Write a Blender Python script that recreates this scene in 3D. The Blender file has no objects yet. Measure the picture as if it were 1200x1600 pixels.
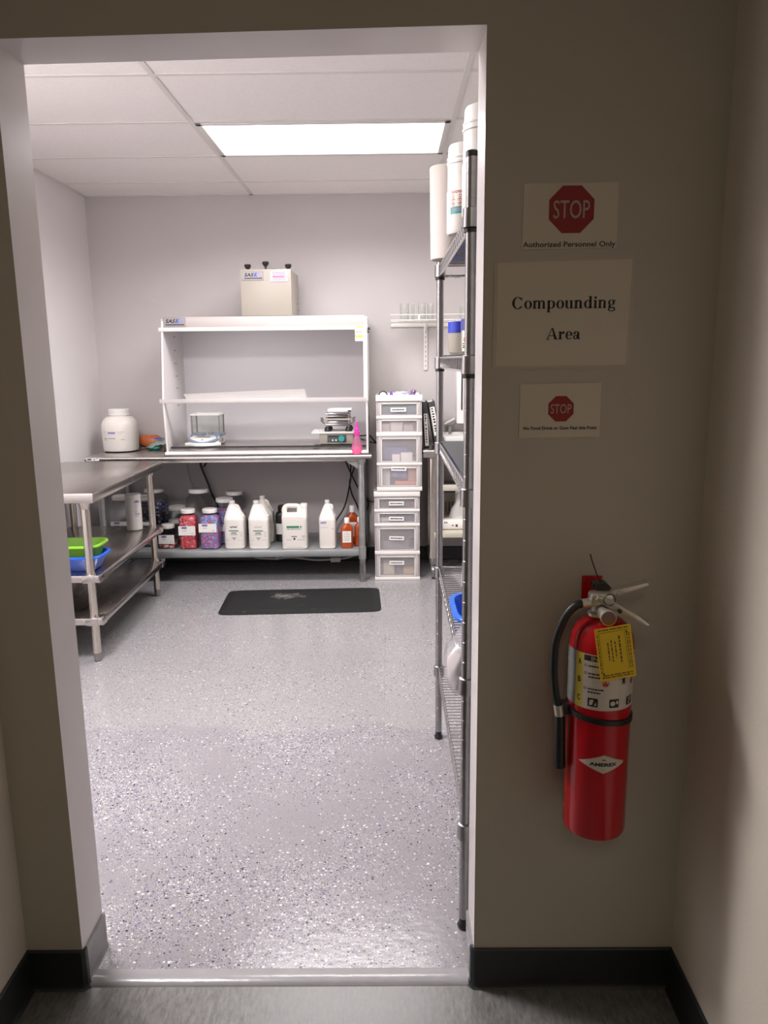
import bpy, bmesh, math, random
from mathutils import Vector, Matrix
PI = math.pi
random.seed(7)
SC = bpy.context.scene
COL = SC.collection

# ------------------------------------------------------------------ materials
MATS = {}
def nt(name):
    m = bpy.data.materials.new(name); m.use_nodes = True
    n = m.node_tree.nodes; l = m.node_tree.links
    MATS[name] = m
    return m, n, l, n['Principled BSDF']
def pm(name, col, rough=.5, metal=0., noise=0., nscale=8., bump=0., bscale=60., coat=0., spec=.5, sss=0.):
    m, n, l, p = nt(name)
    p.inputs['Base Color'].default_value = (*col, 1)
    p.inputs['Roughness'].default_value = rough
    p.inputs['Metallic'].default_value = metal
    p.inputs['Coat Weight'].default_value = coat
    p.inputs['Specular IOR Level'].default_value = spec
    tc = n.new('ShaderNodeTexCoord')
    if noise:
        t = n.new('ShaderNodeTexNoise'); t.inputs['Scale'].default_value = nscale; t.inputs['Detail'].default_value = 4
        l.new(tc.outputs['Object'], t.inputs['Vector'])
        r = n.new('ShaderNodeValToRGB')
        r.color_ramp.elements[0].position = .3; r.color_ramp.elements[1].position = .7
        r.color_ramp.elements[0].color = (*[c*(1-noise) for c in col], 1)
        r.color_ramp.elements[1].color = (*[min(1, c*(1+noise*.6)) for c in col], 1)
        l.new(t.outputs['Fac'], r.inputs['Fac']); l.new(r.outputs['Color'], p.inputs['Base Color'])
    if bump:
        t2 = n.new('ShaderNodeTexNoise'); t2.inputs['Scale'].default_value = bscale; t2.inputs['Detail'].default_value = 3
        l.new(tc.outputs['Object'], t2.inputs['Vector'])
        b = n.new('ShaderNodeBump'); b.inputs['Strength'].default_value = bump; b.inputs['Distance'].default_value = .002
        l.new(t2.outputs['Fac'], b.inputs['Height']); l.new(b.outputs['Normal'], p.inputs['Normal'])
    return m
def brushed(name, col, rough, sx=2, sy=120, sz=120, var=.08):
    m, n, l, p = nt(name)
    p.inputs['Metallic'].default_value = 1; p.inputs['Base Color'].default_value = (*col, 1)
    tc = n.new('ShaderNodeTexCoord'); mp = n.new('ShaderNodeMapping'); mp.inputs['Scale'].default_value = (sx, sy, sz)
    t = n.new('ShaderNodeTexNoise'); t.inputs['Scale'].default_value = 3; t.inputs['Detail'].default_value = 5
    l.new(tc.outputs['Object'], mp.inputs['Vector']); l.new(mp.outputs['Vector'], t.inputs['Vector'])
    r = n.new('ShaderNodeMapRange'); r.inputs['To Min'].default_value = rough-var; r.inputs['To Max'].default_value = rough+var
    l.new(t.outputs['Fac'], r.inputs['Value']); l.new(r.outputs['Result'], p.inputs['Roughness'])
    return m
def clear(name, tint, refl=.9, base=.04, rough=.04, milk=0., milkcol=(.9, .9, .9)):
    """thin clear sheet: straight-through view with a Fresnel reflection, optionally milky"""
    m = bpy.data.materials.new(name); m.use_nodes = True; MATS[name] = m
    n = m.node_tree.nodes; l = m.node_tree.links
    n.remove(n['Principled BSDF']); out = n['Material Output']
    tr = n.new('ShaderNodeBsdfTransparent'); tr.inputs['Color'].default_value = (*tint, 1)
    gl = n.new('ShaderNodeBsdfGlossy'); gl.inputs['Roughness'].default_value = rough
    lw = n.new('ShaderNodeLayerWeight')                      # Schlick: base + (1 - base) * (1 - cos)^5, same from both sides
    pw = n.new('ShaderNodeMath'); pw.operation = 'POWER'; pw.inputs[1].default_value = 5
    l.new(lw.outputs['Facing'], pw.inputs[0])
    mul = n.new('ShaderNodeMath'); mul.operation = 'MULTIPLY_ADD'; mul.inputs[1].default_value = refl*(1-base); mul.inputs[2].default_value = base*refl
    l.new(pw.outputs[0], mul.inputs[0])
    mx = n.new('ShaderNodeMixShader'); l.new(mul.outputs[0], mx.inputs['Fac'])
    src = tr
    if milk:
        df = n.new('ShaderNodeBsdfDiffuse'); df.inputs['Color'].default_value = (*milkcol, 1)
        tl = n.new('ShaderNodeBsdfTranslucent'); tl.inputs['Color'].default_value = (*milkcol, 1)
        m1 = n.new('ShaderNodeMixShader'); m1.inputs['Fac'].default_value = .4
        l.new(df.outputs[0], m1.inputs[1]); l.new(tl.outputs[0], m1.inputs[2])
        m2 = n.new('ShaderNodeMixShader'); m2.inputs['Fac'].default_value = milk
        l.new(tr.outputs[0], m2.inputs[1]); l.new(m1.outputs[0], m2.inputs[2]); src = m2
    l.new(src.outputs[0], mx.inputs[1]); l.new(gl.outputs[0], mx.inputs[2])
    l.new(mx.outputs[0], out.inputs['Surface'])
    return m
def speckle(name, cols, scale=90., rough=.35, edge=.0):
    """tightly packed little capsules: one colour per Voronoi cell"""
    m, n, l, p = nt(name); p.inputs['Roughness'].default_value = rough
    tc = n.new('ShaderNodeTexCoord'); v = n.new('ShaderNodeTexVoronoi'); v.inputs['Scale'].default_value = scale
    l.new(tc.outputs['Object'], v.inputs['Vector'])
    sp = n.new('ShaderNodeSeparateColor'); l.new(v.outputs['Color'], sp.inputs[0])
    r = n.new('ShaderNodeValToRGB'); r.color_ramp.interpolation = 'CONSTANT'
    while len(r.color_ramp.elements) < len(cols): r.color_ramp.elements.new(.5)
    acc = 0; tot = sum(w for _, w in cols)
    for e, (c, w) in zip(list(r.color_ramp.elements), cols):
        pass
    for i, (c, w) in enumerate(cols):
        e = r.color_ramp.elements[i]; e.position = acc/tot; e.color = (*c, 1); acc += w
    l.new(sp.outputs[0], r.inputs['Fac'])
    l.new(r.outputs['Color'], p.inputs['Base Color'])
    b = n.new('ShaderNodeBump'); b.inputs['Strength'].default_value = .8; b.inputs['Distance'].default_value = .004; b.invert = True
    l.new(v.outputs['Distance'], b.inputs['Height']); l.new(b.outputs['Normal'], p.inputs['Normal'])
    return m
def emit(name, col, s):
    m, n, l, p = nt(name)
    p.inputs['Base Color'].default_value = (*col, 1)
    p.inputs['Emission Color'].default_value = (*col, 1); p.inputs['Emission Strength'].default_value = s
    return m

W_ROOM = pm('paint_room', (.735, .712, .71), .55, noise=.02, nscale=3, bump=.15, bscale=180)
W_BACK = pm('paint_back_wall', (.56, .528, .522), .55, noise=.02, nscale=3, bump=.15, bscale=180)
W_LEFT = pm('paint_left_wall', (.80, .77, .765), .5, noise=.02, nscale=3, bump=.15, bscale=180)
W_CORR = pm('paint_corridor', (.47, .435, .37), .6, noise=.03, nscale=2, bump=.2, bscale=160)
W_JAMB = pm('paint_jamb', (.70, .655, .64), .28, noise=.05, nscale=5, bump=.25, bscale=14)
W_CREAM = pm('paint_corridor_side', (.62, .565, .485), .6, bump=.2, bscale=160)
CEIL = pm('ceiling_tile', (.88, .84, .82), .9, noise=.03, nscale=60, bump=.3, bscale=220)
TBAR = pm('ceiling_tee', (.72, .69, .66), .4)
DARKB = pm('dark_cove_base', (.016, .019, .022), .4, bump=.1, bscale=30)
GREYB = pm('painted_cove_base', (.25, .24, .245), .2, noise=.12, nscale=18, bump=.5, bscale=25)
STEEL = brushed('brushed_steel', (.60, .565, .54), .27)
STEEL2 = brushed('brushed_steel_y', (.55, .515, .49), .25, 120, 2, 120)
TUBE = brushed('steel_tube', (.62, .57, .51), .24, 60, 60, 3)
GALV = pm('galvanised', (.46, .47, .46), .42, metal=.85, noise=.12, nscale=25)
SHELFG = pm('grey_shelf_paint', (.38, .40, .40), .42, metal=.5, noise=.06, nscale=12)
CHROME = pm('chrome', (.56, .55, .55), .18, metal=1, noise=.08, nscale=30)
CHROMED = pm('dull_chrome', (.35, .34, .345), .3, metal=1, noise=.1, nscale=40)
LINER = pm('grey_shelf_liner', (.12, .12, .125), .9, spec=.0)
WHITE = pm('white_plastic', (.80, .775, .74), .38)
WHITEP = pm('white_hdpe', (.80, .76, .71), .36, noise=.03, nscale=8)
WHITEB = pm('white_bright', (.85, .84, .82), .3)
IVORY = pm('ivory_enamel', (.37, .335, .285), .4)
POLYW = pm('white_polypropylene', (.80, .765, .755), .35)
HOODB = pm('grey_white_polypropylene', (.66, .64, .645), .5)
PAPER = pm('paper', (.80, .78, .74), .6)
SIGNP = pm('laminated_paper', (.60, .54, .46), .3)
SIGNL = pm('laminate_margin', (.52, .47, .40), .22)
BLACK = pm('black_plastic', (.012, .012, .013), .4)
RUBBER = pm('black_rubber', (.02, .02, .022), .5, bump=.2, bscale=90)
INK = pm('ink_black', (.015, .014, .016), .6)
INKG = pm('ink_grey', (.28, .27, .28), .6)
INKP = pm('ink_violet', (.17, .15, .36), .6)
INKLP = pm('ink_periwinkle', (.30, .28, .50), .6)
INKGR = pm('ink_green', (.01, .20, .09), .6)
INKR = pm('ink_red', (.42, .04, .035), .5)
INKB = pm('ink_blue', (.06, .12, .50), .5)
SIGNRED = pm('sign_red', (.27, .012, .014), .45)
SIGNTXT = pm('sign_red_text', (.42, .33, .29), .5)
EXTRED = pm('extinguisher_red', (.43, .004, .010), .25, coat=.25, spec=.3)
YELLOW = pm('tag_yellow', (.70, .47, .006), .5)
LYELL = pm('label_yellow', (.62, .50, .06), .45)
LABELW = pm('label_white', (.55, .50, .45), .35)
LABELG = pm('label_silver', (.33, .34, .34), .35, metal=.3)
ALU = pm('cast_aluminium', (.62, .58, .52), .38, metal=.75)
HOSE = pm('hose_rubber', (.010, .011, .011), .45)
BLUE = pm('blue_basin_plastic', (.012, .10, .62), .3)
BLUE2 = pm('blue_tub_plastic', (.008, .13, .68), .28)
GREEN = pm('green_basin_plastic', (.26, .58, .03), .3)
ORANGE = pm('orange_film', (.62, .17, .05), .4)
TEAL = pm('teal_liquid', (.07, .33, .27), .25)
PINKC = pm('pink_cap', (.80, .03, .33), .35)
AMBER = pm('amber_pet', (.38, .055, .006), .12, coat=.4)
SKYB = pm('scale_blue_grey', (.20, .27, .38), .35)
DKTEAL = pm('dark_panel', (.07, .10, .10), .35)
TEALK = pm('teal_knob', (.05, .34, .33), .35)
PURPLE = pm('purple_plastic', (.16, .03, .42), .35)
PERI = pm('periwinkle_pack', (.20, .22, .55), .5)
SALMON = pm('salmon_pack', (.66, .34, .24), .5)
TAN = pm('tan_card', (.50, .42, .31), .6)
BEIGE = pm('beige_pack', (.62, .53, .46), .5)
DKGREY = pm('dark_grey_pack', (.10, .10, .115), .5)
SEA = pm('sea_green_pack', (.03, .20, .17), .45)
ROYAL = pm('royal_blue_pack', (.03, .12, .40), .45)
FOIL = pm('patterned_foil', (.42, .36, .42), .3, metal=.4, noise=.5, nscale=45, bump=1, bscale=60)
LAV = pm('lavender_white', (.66, .62, .70), .45)
BINDER = pm('binder_vinyl', (.045, .047, .05), .4)
CORDK = pm('cord_black', (.008, .008, .008), .5)
CORDW = pm('cord_grey', (.42, .40, .38), .5)
CLEARJ = clear('clear_jar_plastic', (.88, .88, .89), .75, rough=.05)
CLEARS = clear('clear_sash', (.98, .975, .98), .35, rough=.35)
GLASS = clear('clear_glass', (.93, .94, .93), 1.0, rough=.02)
GLASSB = clear('glass_milky', (.93, .94, .93), 1.0, rough=.03, milk=.18, milkcol=(.9, .89, .86))
FROST = clear('frosted_drawer', (.985, .98, .985), .4, rough=.25, milk=.25, milkcol=(.90, .87, .88))
FROSTF = clear('frosted_frame', (.97, .96, .96), .4, rough=.3, milk=.78, milkcol=(.83, .79, .775))
BAGM = clear('clear_bag', (.95, .94, .95), .9, rough=.12, milk=.28, milkcol=(.8, .78, .8))
PINKB = clear('pink_bottle', (.98, .42, .66), .7, rough=.1, milk=.35, milkcol=(.95, .45, .66))
POUCH = clear('mint_pouch', (.80, .92, .86), .8, rough=.12, milk=.9, milkcol=(.80, .90, .83))
ACRYL = clear('acrylic_bar', (.97, .96, .96), .8, rough=.1, milk=.6, milkcol=(.86, .82, .81))
CAPRED = speckle('red_capsules', [((.62, .07, .09), 5), ((.72, .16, .17), 3), ((.42, .03, .05), 2), ((.75, .38, .36), 1)], 95)
CAPBLUE = speckle('blue_pink_capsules', [((.16, .22, .50), 5), ((.62, .09, .20), 3), ((.36, .40, .66), 3), ((.40, .16, .36), 2), ((.12, .34, .55), 1)], 105)
CAPNAVY = speckle('navy_white_capsules', [((.012, .012, .03), 6), ((.04, .05, .22), 4), ((.55, .55, .62), 2)], 85)
CAPDARK = speckle('dark_capsules', [((.05, .05, .07), 5), ((.12, .12, .18), 3), ((.28, .26, .30), 2)], 85)
CAPMIX = speckle('red_white_capsules', [((.55, .07, .04), 4), ((.78, .70, .62), 4), ((.34, .03, .02), 2)], 85)
LIGHTM = emit('light_panel', (1.0, .955, .975), 4.0)
GAUGE = pm('gauge_face', (.20, .10, .09), .3)

def epoxy():
    m, n, l, p = nt('epoxy_flake_floor')
    tc = n.new('ShaderNodeTexCoord')
    def noise(scale, detail=2, w=None):
        t = n.new('ShaderNodeTexNoise'); t.inputs['Scale'].default_value = scale; t.inputs['Detail'].default_value = detail
        l.new(tc.outputs['Object'], t.inputs['Vector']); return t
    def math_(op, a, b=None, c=None):
        k = n.new('ShaderNodeMath'); k.operation = op
        for i, x in enumerate((a, b, c)):
            if x is None: continue
            if isinstance(x, (int, float)): k.inputs[i].default_value = x
            else: l.new(x, k.inputs[i])
        return k.outputs[0]
    def mixc(fac, a, b):
        k = n.new('ShaderNodeMix'); k.data_type = 'RGBA'
        l.new(fac, k.inputs['Factor'])
        for s, x in (('A', a), ('B', b)):
            i = [q for q in k.inputs if q.name == s and q.type == 'RGBA'][0]
            if isinstance(x, tuple): i.default_value = (*x, 1)
            else: l.new(x, i)
        return [q for q in k.outputs if q.type == 'RGBA'][0]
    base = n.new('ShaderNodeValToRGB')
    base.color_ramp.elements[0].position = .35; base.color_ramp.elements[1].position = .65
    base.color_ramp.elements[0].color = (.238, .223, .238, 1); base.color_ramp.elements[1].color = (.275, .259, .273, 1)
    l.new(noise(2.2, 3).outputs['Fac'], base.inputs['Fac'])
    col = base.outputs['Color']
    xyz = n.new('ShaderNodeSeparateXYZ'); l.new(tc.outputs['Object'], xyz.inputs[0])
    # an older coat further in, paler and finer, with a wavering edge about 1.3 m from the door
    edge = math_('ADD', xyz.outputs[1], math_('MULTIPLY', math_('SUBTRACT', noise(2.6, 2).outputs['Fac'], .5), .55))
    far = n.new('ShaderNodeMapRange'); far.inputs['From Min'].default_value = 1.30; far.inputs['From Max'].default_value = 1.325
    l.new(edge, far.inputs['Value']); far = far.outputs['Result']
    col = mixc(math_('MULTIPLY', far, .5), col, (.315, .308, .305))
    dens = noise(2.1, 2).outputs['Fac']
    dens2 = math_('MULTIPLY', math_('SUBTRACT', dens, .36), 3.4)
    dens2 = math_('MULTIPLY', math_('MINIMUM', math_('MAXIMUM', dens2, .10), 1.0), math_('SUBTRACT', 1.0, math_('MULTIPLY', far, .55)))
    fine = math_('MAXIMUM', dens2, math_('MULTIPLY', far, .62))
    for scale, size, prob, ramp in (
        (185, .34, .52, [((.54, .52, .53), 2.6), ((.09, .10, .18), 2), ((.52, .50, .52), 1.6), ((.03, .03, .045), 3.2)]),
        (104, .31, .44, [((.58, .56, .57), 3.4), ((.08, .09, .19), 2.4), ((.68, .66, .66), 1.8), ((.02, .02, .03), 3.2), ((.11, .12, .26), 1.2)]),
        (290, .42, .42, [((.10, .095, .115), 4), ((.50, .48, .49), 1.6), ((.17, .165, .19), 3)])):
        wp = n.new('ShaderNodeTexNoise'); wp.inputs['Scale'].default_value = scale*.9
        l.new(tc.outputs['Object'], wp.inputs['Vector'])
        vm = n.new('ShaderNodeVectorMath'); vm.operation = 'SCALE'; vm.inputs['Scale'].default_value = .9/scale
        l.new(wp.outputs['Color'], vm.inputs[0])
        va = n.new('ShaderNodeVectorMath'); va.operation = 'ADD'
        l.new(tc.outputs['Object'], va.inputs[0]); l.new(vm.outputs[0], va.inputs[1])
        v = n.new('ShaderNodeTexVoronoi'); v.inputs['Scale'].default_value = scale
        v.voronoi_dimensions = '2D'
        l.new(va.outputs[0], v.inputs['Vector'])
        sp = n.new('ShaderNodeSeparateColor'); l.new(v.outputs['Color'], sp.inputs[0])
        inside = math_('LESS_THAN', v.outputs['Distance'], math_('MULTIPLY', math_('ADD', sp.outputs[2], .25), size))
        pick = math_('LESS_THAN', sp.outputs[1], math_('MULTIPLY', fine if scale > 250 else dens2, prob))
        fac = math_('MULTIPLY', inside, pick)
        r = n.new('ShaderNodeValToRGB'); r.color_ramp.interpolation = 'CONSTANT'
        while len(r.color_ramp.elements) < len(ramp): r.color_ramp.elements.new(.5)
        acc = 0; tot = sum(w for _, w in ramp)
        for i, (c, w) in enumerate(ramp):
            r.color_ramp.elements[i].position = acc/tot; r.color_ramp.elements[i].color = (*c, 1); acc += w
        l.new(sp.outputs[0], r.inputs['Fac'])
        col = mixc(fac, col, r.outputs['Color'])
    # the old 12 in tile joints telegraph faintly through the coating
    seam = None
    for ax, off in ((0, .3719), (1, -.3308)):
        f = math_('FRACT', math_('DIVIDE', math_('ADD', xyz.outputs[ax], off + 30.5*.305-.1525 + .1525), .305))
        d = math_('ABSOLUTE', math_('SUBTRACT', f, .5))
        s = math_('GREATER_THAN', d, .5-.0032)
        seam = s if seam is None else math_('MAXIMUM', seam, s)
    brk = math_('GREATER_THAN', noise(3.1, 2).outputs['Fac'], .50)
    seamf = math_('MULTIPLY', math_('MULTIPLY', seam, brk), .45)
    col = mixc(seamf, col, (.13, .12, .14))
    l.new(col, p.inputs['Base Color'])
    p.inputs['Roughness'].default_value = .22
    p.inputs['Specular IOR Level'].default_value = .5
    bn = n.new('ShaderNodeBump'); bn.inputs['Strength'].default_value = .22; bn.inputs['Distance'].default_value = .004
    hn = math_('ADD', noise(38, 4).outputs['Fac'], math_('MULTIPLY', noise(9, 2).outputs['Fac'], .8))
    l.new(hn, bn.inputs['Height']); l.new(bn.outputs['Normal'], p.inputs['Normal'])
    return m
EPOXY = epoxy()
EPOXYP = pm('epoxy_plain', (.31, .30, .31), .2, noise=.08, nscale=14, bump=.4, bscale=30)

def vinyl():
    m, n, l, p = nt('corridor_vinyl_tile')
    tc = n.new('ShaderNodeTexCoord'); mp = n.new('ShaderNodeMapping'); mp.inputs['Scale'].default_value = (26, 7, 1)
    mp.inputs['Rotation'].default_value = (0, 0, .25)
    l.new(tc.outputs['Object'], mp.inputs['Vector'])
    t = n.new('ShaderNodeTexNoise'); t.inputs['Scale'].default_value = 4; t.inputs['Detail'].default_value = 6; t.inputs['Roughness'].default_value = .7
    l.new(mp.outputs['Vector'], t.inputs['Vector'])
    r = n.new('ShaderNodeValToRGB'); r.color_ramp.elements[0].position = .36; r.color_ramp.elements[1].position = .66
    r.color_ramp.elements[0].color = (.10, .096, .092, 1); r.color_ramp.elements[1].color = (.20, .193, .186, 1)
    l.new(t.outputs['Fac'], r.inputs['Fac'])
    br = n.new('ShaderNodeTexBrick'); br.offset = 0; br.inputs['Scale'].default_value = 1
    br.inputs['Brick Width'].default_value = .305; br.inputs['Row Height'].default_value = .305
    br.inputs['Mortar Size'].default_value = .0012; br.inputs['Mortar'].default_value = (.12, .12, .12, 1)
    l.new(tc.outputs['Object'], br.inputs['Vector'])
    l.new(r.outputs['Color'], br.inputs['Color1']); l.new(r.outputs['Color'], br.inputs['Color2'])
    l.new(br.outputs['Color'], p.inputs['Base Color'])
    rr = n.new('ShaderNodeMapRange'); rr.inputs['To Min'].default_value = .2; rr.inputs['To Max'].default_value = .42
    l.new(t.outputs['Fac'], rr.inputs['Value']); l.new(rr.outputs['Result'], p.inputs['Roughness'])
    return m
VINYL = vinyl()

def matmat():
    m, n, l, p = nt('anti_fatigue_mat_worn')
    tc = n.new('ShaderNodeTexCoord')
    t = n.new('ShaderNodeTexNoise'); t.inputs['Scale'].default_value = 26; t.inputs['Detail'].default_value = 8; t.inputs['Roughness'].default_value = .7
    l.new(tc.outputs['Object'], t.inputs['Vector'])
    # a scuffed pale patch left of the middle
    vs = n.new('ShaderNodeVectorMath'); vs.operation = 'SUBTRACT'; vs.inputs[1].default_value = (-.11, .06, 0)
    l.new(tc.outputs['Object'], vs.inputs[0])
    vm = n.new('ShaderNodeVectorMath'); vm.operation = 'MULTIPLY'; vm.inputs[1].default_value = (5.5, 11, 0)
    l.new(vs.outputs[0], vm.inputs[0])
    ln = n.new('ShaderNodeVectorMath'); ln.operation = 'LENGTH'; l.new(vm.outputs[0], ln.inputs[0])
    mr = n.new('ShaderNodeMapRange'); mr.inputs['From Min'].default_value = .0; mr.inputs['From Max'].default_value = 1.0
    mr.inputs['To Min'].default_value = .30; mr.inputs['To Max'].default_value = 0
    l.new(ln.outputs['Value'], mr.inputs['Value'])
    ad = n.new('ShaderNodeMath'); ad.operation = 'ADD'; l.new(t.outputs['Fac'], ad.inputs[0]); l.new(mr.outputs['Result'], ad.inputs[1])
    r = n.new('ShaderNodeValToRGB')
    r.color_ramp.elements[0].position = .62; r.color_ramp.elements[1].position = .82
    r.color_ramp.elements[0].color = (.014, .014, .0145, 1); r.color_ramp.elements[1].color = (.17, .16, .15, 1)
    l.new(ad.outputs[0], r.inputs['Fac']); l.new(r.outputs['Color'], p.inputs['Base Color'])
    p.inputs['Roughness'].default_value = .62; p.inputs['Specular IOR Level'].default_value = .2
    return m
MATW = matmat()

# ------------------------------------------------------------------ mesh building
class MB:
    def __init__(s):
        s.bm = bmesh.new(); s.mats = []; s.cur = 0
    def m(s, mat):
        if mat not in s.mats: s.mats.append(mat)
        s.cur = s.mats.index(mat); return s
    def face(s, vs):
        try:
            f = s.bm.faces.new(vs); f.material_index = s.cur; return f
        except ValueError: return None
    def poly(s, pts):
        return s.face([s.bm.verts.new(p) for p in pts])
    def box(s, x0, x1, y0, y1, z0, z1, bev=0., seg=2):
        b = bmesh.new()
        vs = [b.verts.new((x, y, z)) for z in (z0, z1) for y in (y0, y1) for x in (x0, x1)]
        for q in ((0, 2, 3, 1), (4, 5, 7, 6), (0, 1, 5, 4), (2, 6, 7, 3), (0, 4, 6, 2), (1, 3, 7, 5)):
            b.faces.new([vs[i] for i in q])
        if bev: bmesh.ops.bevel(b, geom=list(b.edges), offset=bev, segments=seg, affect='EDGES', profile=.5)
        s.merge(b); return s
    def merge(s, b, M=None):
        mp = {}
        for v in b.verts: mp[v] = s.bm.verts.new(M @ v.co if M else v.co)
        for f in b.faces: s.face([mp[v] for v in f.verts])
        b.free()
    def loft(s, loops, cap0=True, cap1=True, closed=True):
        rows = [[s.bm.verts.new(p) for p in L] for L in loops]
        n = len(rows[0])
        for a, b in zip(rows, rows[1:]):
            for i in range(n if closed else n-1):
                j = (i+1) % n
                s.face([a[i], a[j], b[j], b[i]])
        if cap0: s.face(rows[0][::-1])
        if cap1: s.face(rows[-1])
        return s
    def lathe(s, prof, c=(0, 0, 0), n=32, cap0=True, cap1=True):
        loops = [[(c[0]+r*math.cos(2*PI*i/n), c[1]+r*math.sin(2*PI*i/n), c[2]+z) for i in range(n)] for r, z in prof]
        return s.loft(loops, cap0, cap1)
    def sq(s, prof, c=(0, 0, 0), n=40, cap0=True, cap1=True):
        """loft of rounded-square sections: (half_x, half_y, z, exponent[, dx, dy])"""
        loops = []
        for t in prof:
            hx, hy, z, e = t[:4]; dx, dy = (t[4:6] if len(t) > 4 else (0, 0))
            L = []
            for i in range(n):
                a = 2*PI*(i+.5)/n; ca, sa = math.cos(a), math.sin(a)
                L.append((c[0]+dx+hx*math.copysign(abs(ca)**(2/e), ca), c[1]+dy+hy*math.copysign(abs(sa)**(2/e), sa), c[2]+z))
            loops.append(L)
        return s.loft(loops, cap0, cap1)
    def cyl(s, p0, p1, r0, r1=None, n=20, caps=True):
        r1 = r0 if r1 is None else r1
        return s.tube([p0, p1], [r0, r1], n, caps)
    def tube(s, pts, r, n=10, caps=True, smooth=0):
        P = [Vector(p) for p in pts]
        if smooth:
            Q = []
            for i in range(len(P)-1):
                a, b, c, d = P[max(i-1, 0)], P[i], P[i+1], P[min(i+2, len(P)-1)]
                for k in range(smooth):
                    t = k/smooth
                    Q.append(.5*((2*b)+(c-a)*t+(2*a-5*b+4*c-d)*t*t+(3*b-a-3*c+d)*t**3))
            Q.append(P[-1]); 
            if isinstance(r, list):
                m = len(r)-1
                r = [r[min(int(i*m/(len(Q)-1)), m-1)]*(1-(i*m/(len(Q)-1)-min(int(i*m/(len(Q)-1)), m-1)))+r[min(int(i*m/(len(Q)-1)), m-1)+1]*(i*m/(len(Q)-1)-min(int(i*m/(len(Q)-1)), m-1)) for i in range(len(Q))]
            P = Q
        R = r if isinstance(r, list) else [r]*len(P)
        T = []
        for i in range(len(P)):
            a = P[max(i-1, 0)]; b = P[min(i+1, len(P)-1)]
            T.append((b-a).normalized())
        up = Vector((0, 0, 1)) if abs(T[0].z) < .9 else Vector((1, 0, 0))
        N = T[0].cross(up).normalized(); loops = []
        for i, p in enumerate(P):
            N = (N - T[i]*N.dot(T[i])).normalized(); B = T[i].cross(N)
            loops.append([p+R[i]*(math.cos(2*PI*k/n)*N+math.sin(2*PI*k/n)*B) for k in range(n)])
        return s.loft(loops, caps, caps)
    def torus(s, c, R, r, axis='y', n=28, m=8, a0=0, a1=2*PI):
        full = abs(a1-a0) > 6.28
        pts = []
        for i in range(n+(0 if full else 1)):
            a = a0+(a1-a0)*i/n; ca, sa = R*math.cos(a), R*math.sin(a)
            pts.append({'y': (c[0]+ca, c[1], c[2]+sa), 'z': (c[0]+ca, c[1]+sa, c[2]), 'x': (c[0], c[1]+ca, c[2]+sa)}[axis])
        if full: pts.append(pts[0])
        return s.tube(pts, r, m, not full)
    def prism(s, poly, ax, d0, d1, bev=0.):
        """2-D outline extruded along ax; outline coordinates are the two other axes in x,y,z order"""
        def P(p, d): return {'x': (d, p[0], p[1]), 'y': (p[0], d, p[1]), 'z': (p[0], p[1], d)}[ax]
        b = bmesh.new()
        A = [b.verts.new(P(p, d0)) for p in poly]; Bv = [b.verts.new(P(p, d1)) for p in poly]
        n = len(poly)
        for i in range(n): b.faces.new([A[i], A[(i+1) % n], Bv[(i+1) % n], Bv[i]])
        b.faces.new(A[::-1]); b.faces.new(Bv)
        bmesh.ops.recalc_face_normals(b, faces=b.faces)
        if bev: bmesh.ops.bevel(b, geom=list(b.edges), offset=bev, segments=2, affect='EDGES', profile=.5)
        s.merge(b); return s
    def xform(s, M):
        s.bm.transform(M); return s
    def fn(s, f):
        for v in s.bm.verts: v.co = f(v.co)
        return s
    def build(s, name, mat=None, parent=None, smooth=True, fix=True):
        if fix: bmesh.ops.recalc_face_normals(s.bm, faces=s.bm.faces)
        me = bpy.data.meshes.new(name)
        off = None
        if parent is not None:
            r = parent
            while r.parent: r = r.parent
            s.bm.transform(Matrix.Translation(-Vector(r.get('_o', r.location))))
        s.bm.to_mesh(me); s.bm.free()
        for mm in ([mat] if mat else s.mats): me.materials.append(mm)
        if smooth:
            me.polygons.foreach_set('use_smooth', [True]*len(me.polygons)); me.set_sharp_from_angle(angle=math.radians(35))
        o = bpy.data.objects.new(name, me); COL.objects.link(o)
        if parent is not None: o.parent = parent
        return o

def tag(o, label, cat, group=None):
    o['label'] = label; o['category'] = cat
    if group: o['group'] = group
    return o
def thing(name, label, cat, loc, rz=0., group=None):
    """an Empty at the thing's base; parts are modelled in un-rotated world coordinates around it"""
    o = bpy.data.objects.new(name, None); COL.objects.link(o)
    o.empty_display_size = .05
    o.location = loc; o.rotation_euler = (0, 0, rz)
    return tag(o, label, cat, group)
def struct(name, mb, mat=None, smooth=False):
    o = mb.build(name, mat, None, smooth); o['kind'] = 'structure'; return o
def dup(root, loc, label, group=None, rz=None):
    r = root.copy(); COL.objects.link(r); r.location = loc; r['label'] = label
    if rz is not None: r.rotation_euler = (0, 0, rz)
    if group: r['group'] = group
    for ch in list(root.children):
        c = ch.copy(); COL.objects.link(c); c.parent = r
        for g in list(ch.children):
            d = g.copy(); COL.objects.link(d); d.parent = c
    return r

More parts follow.
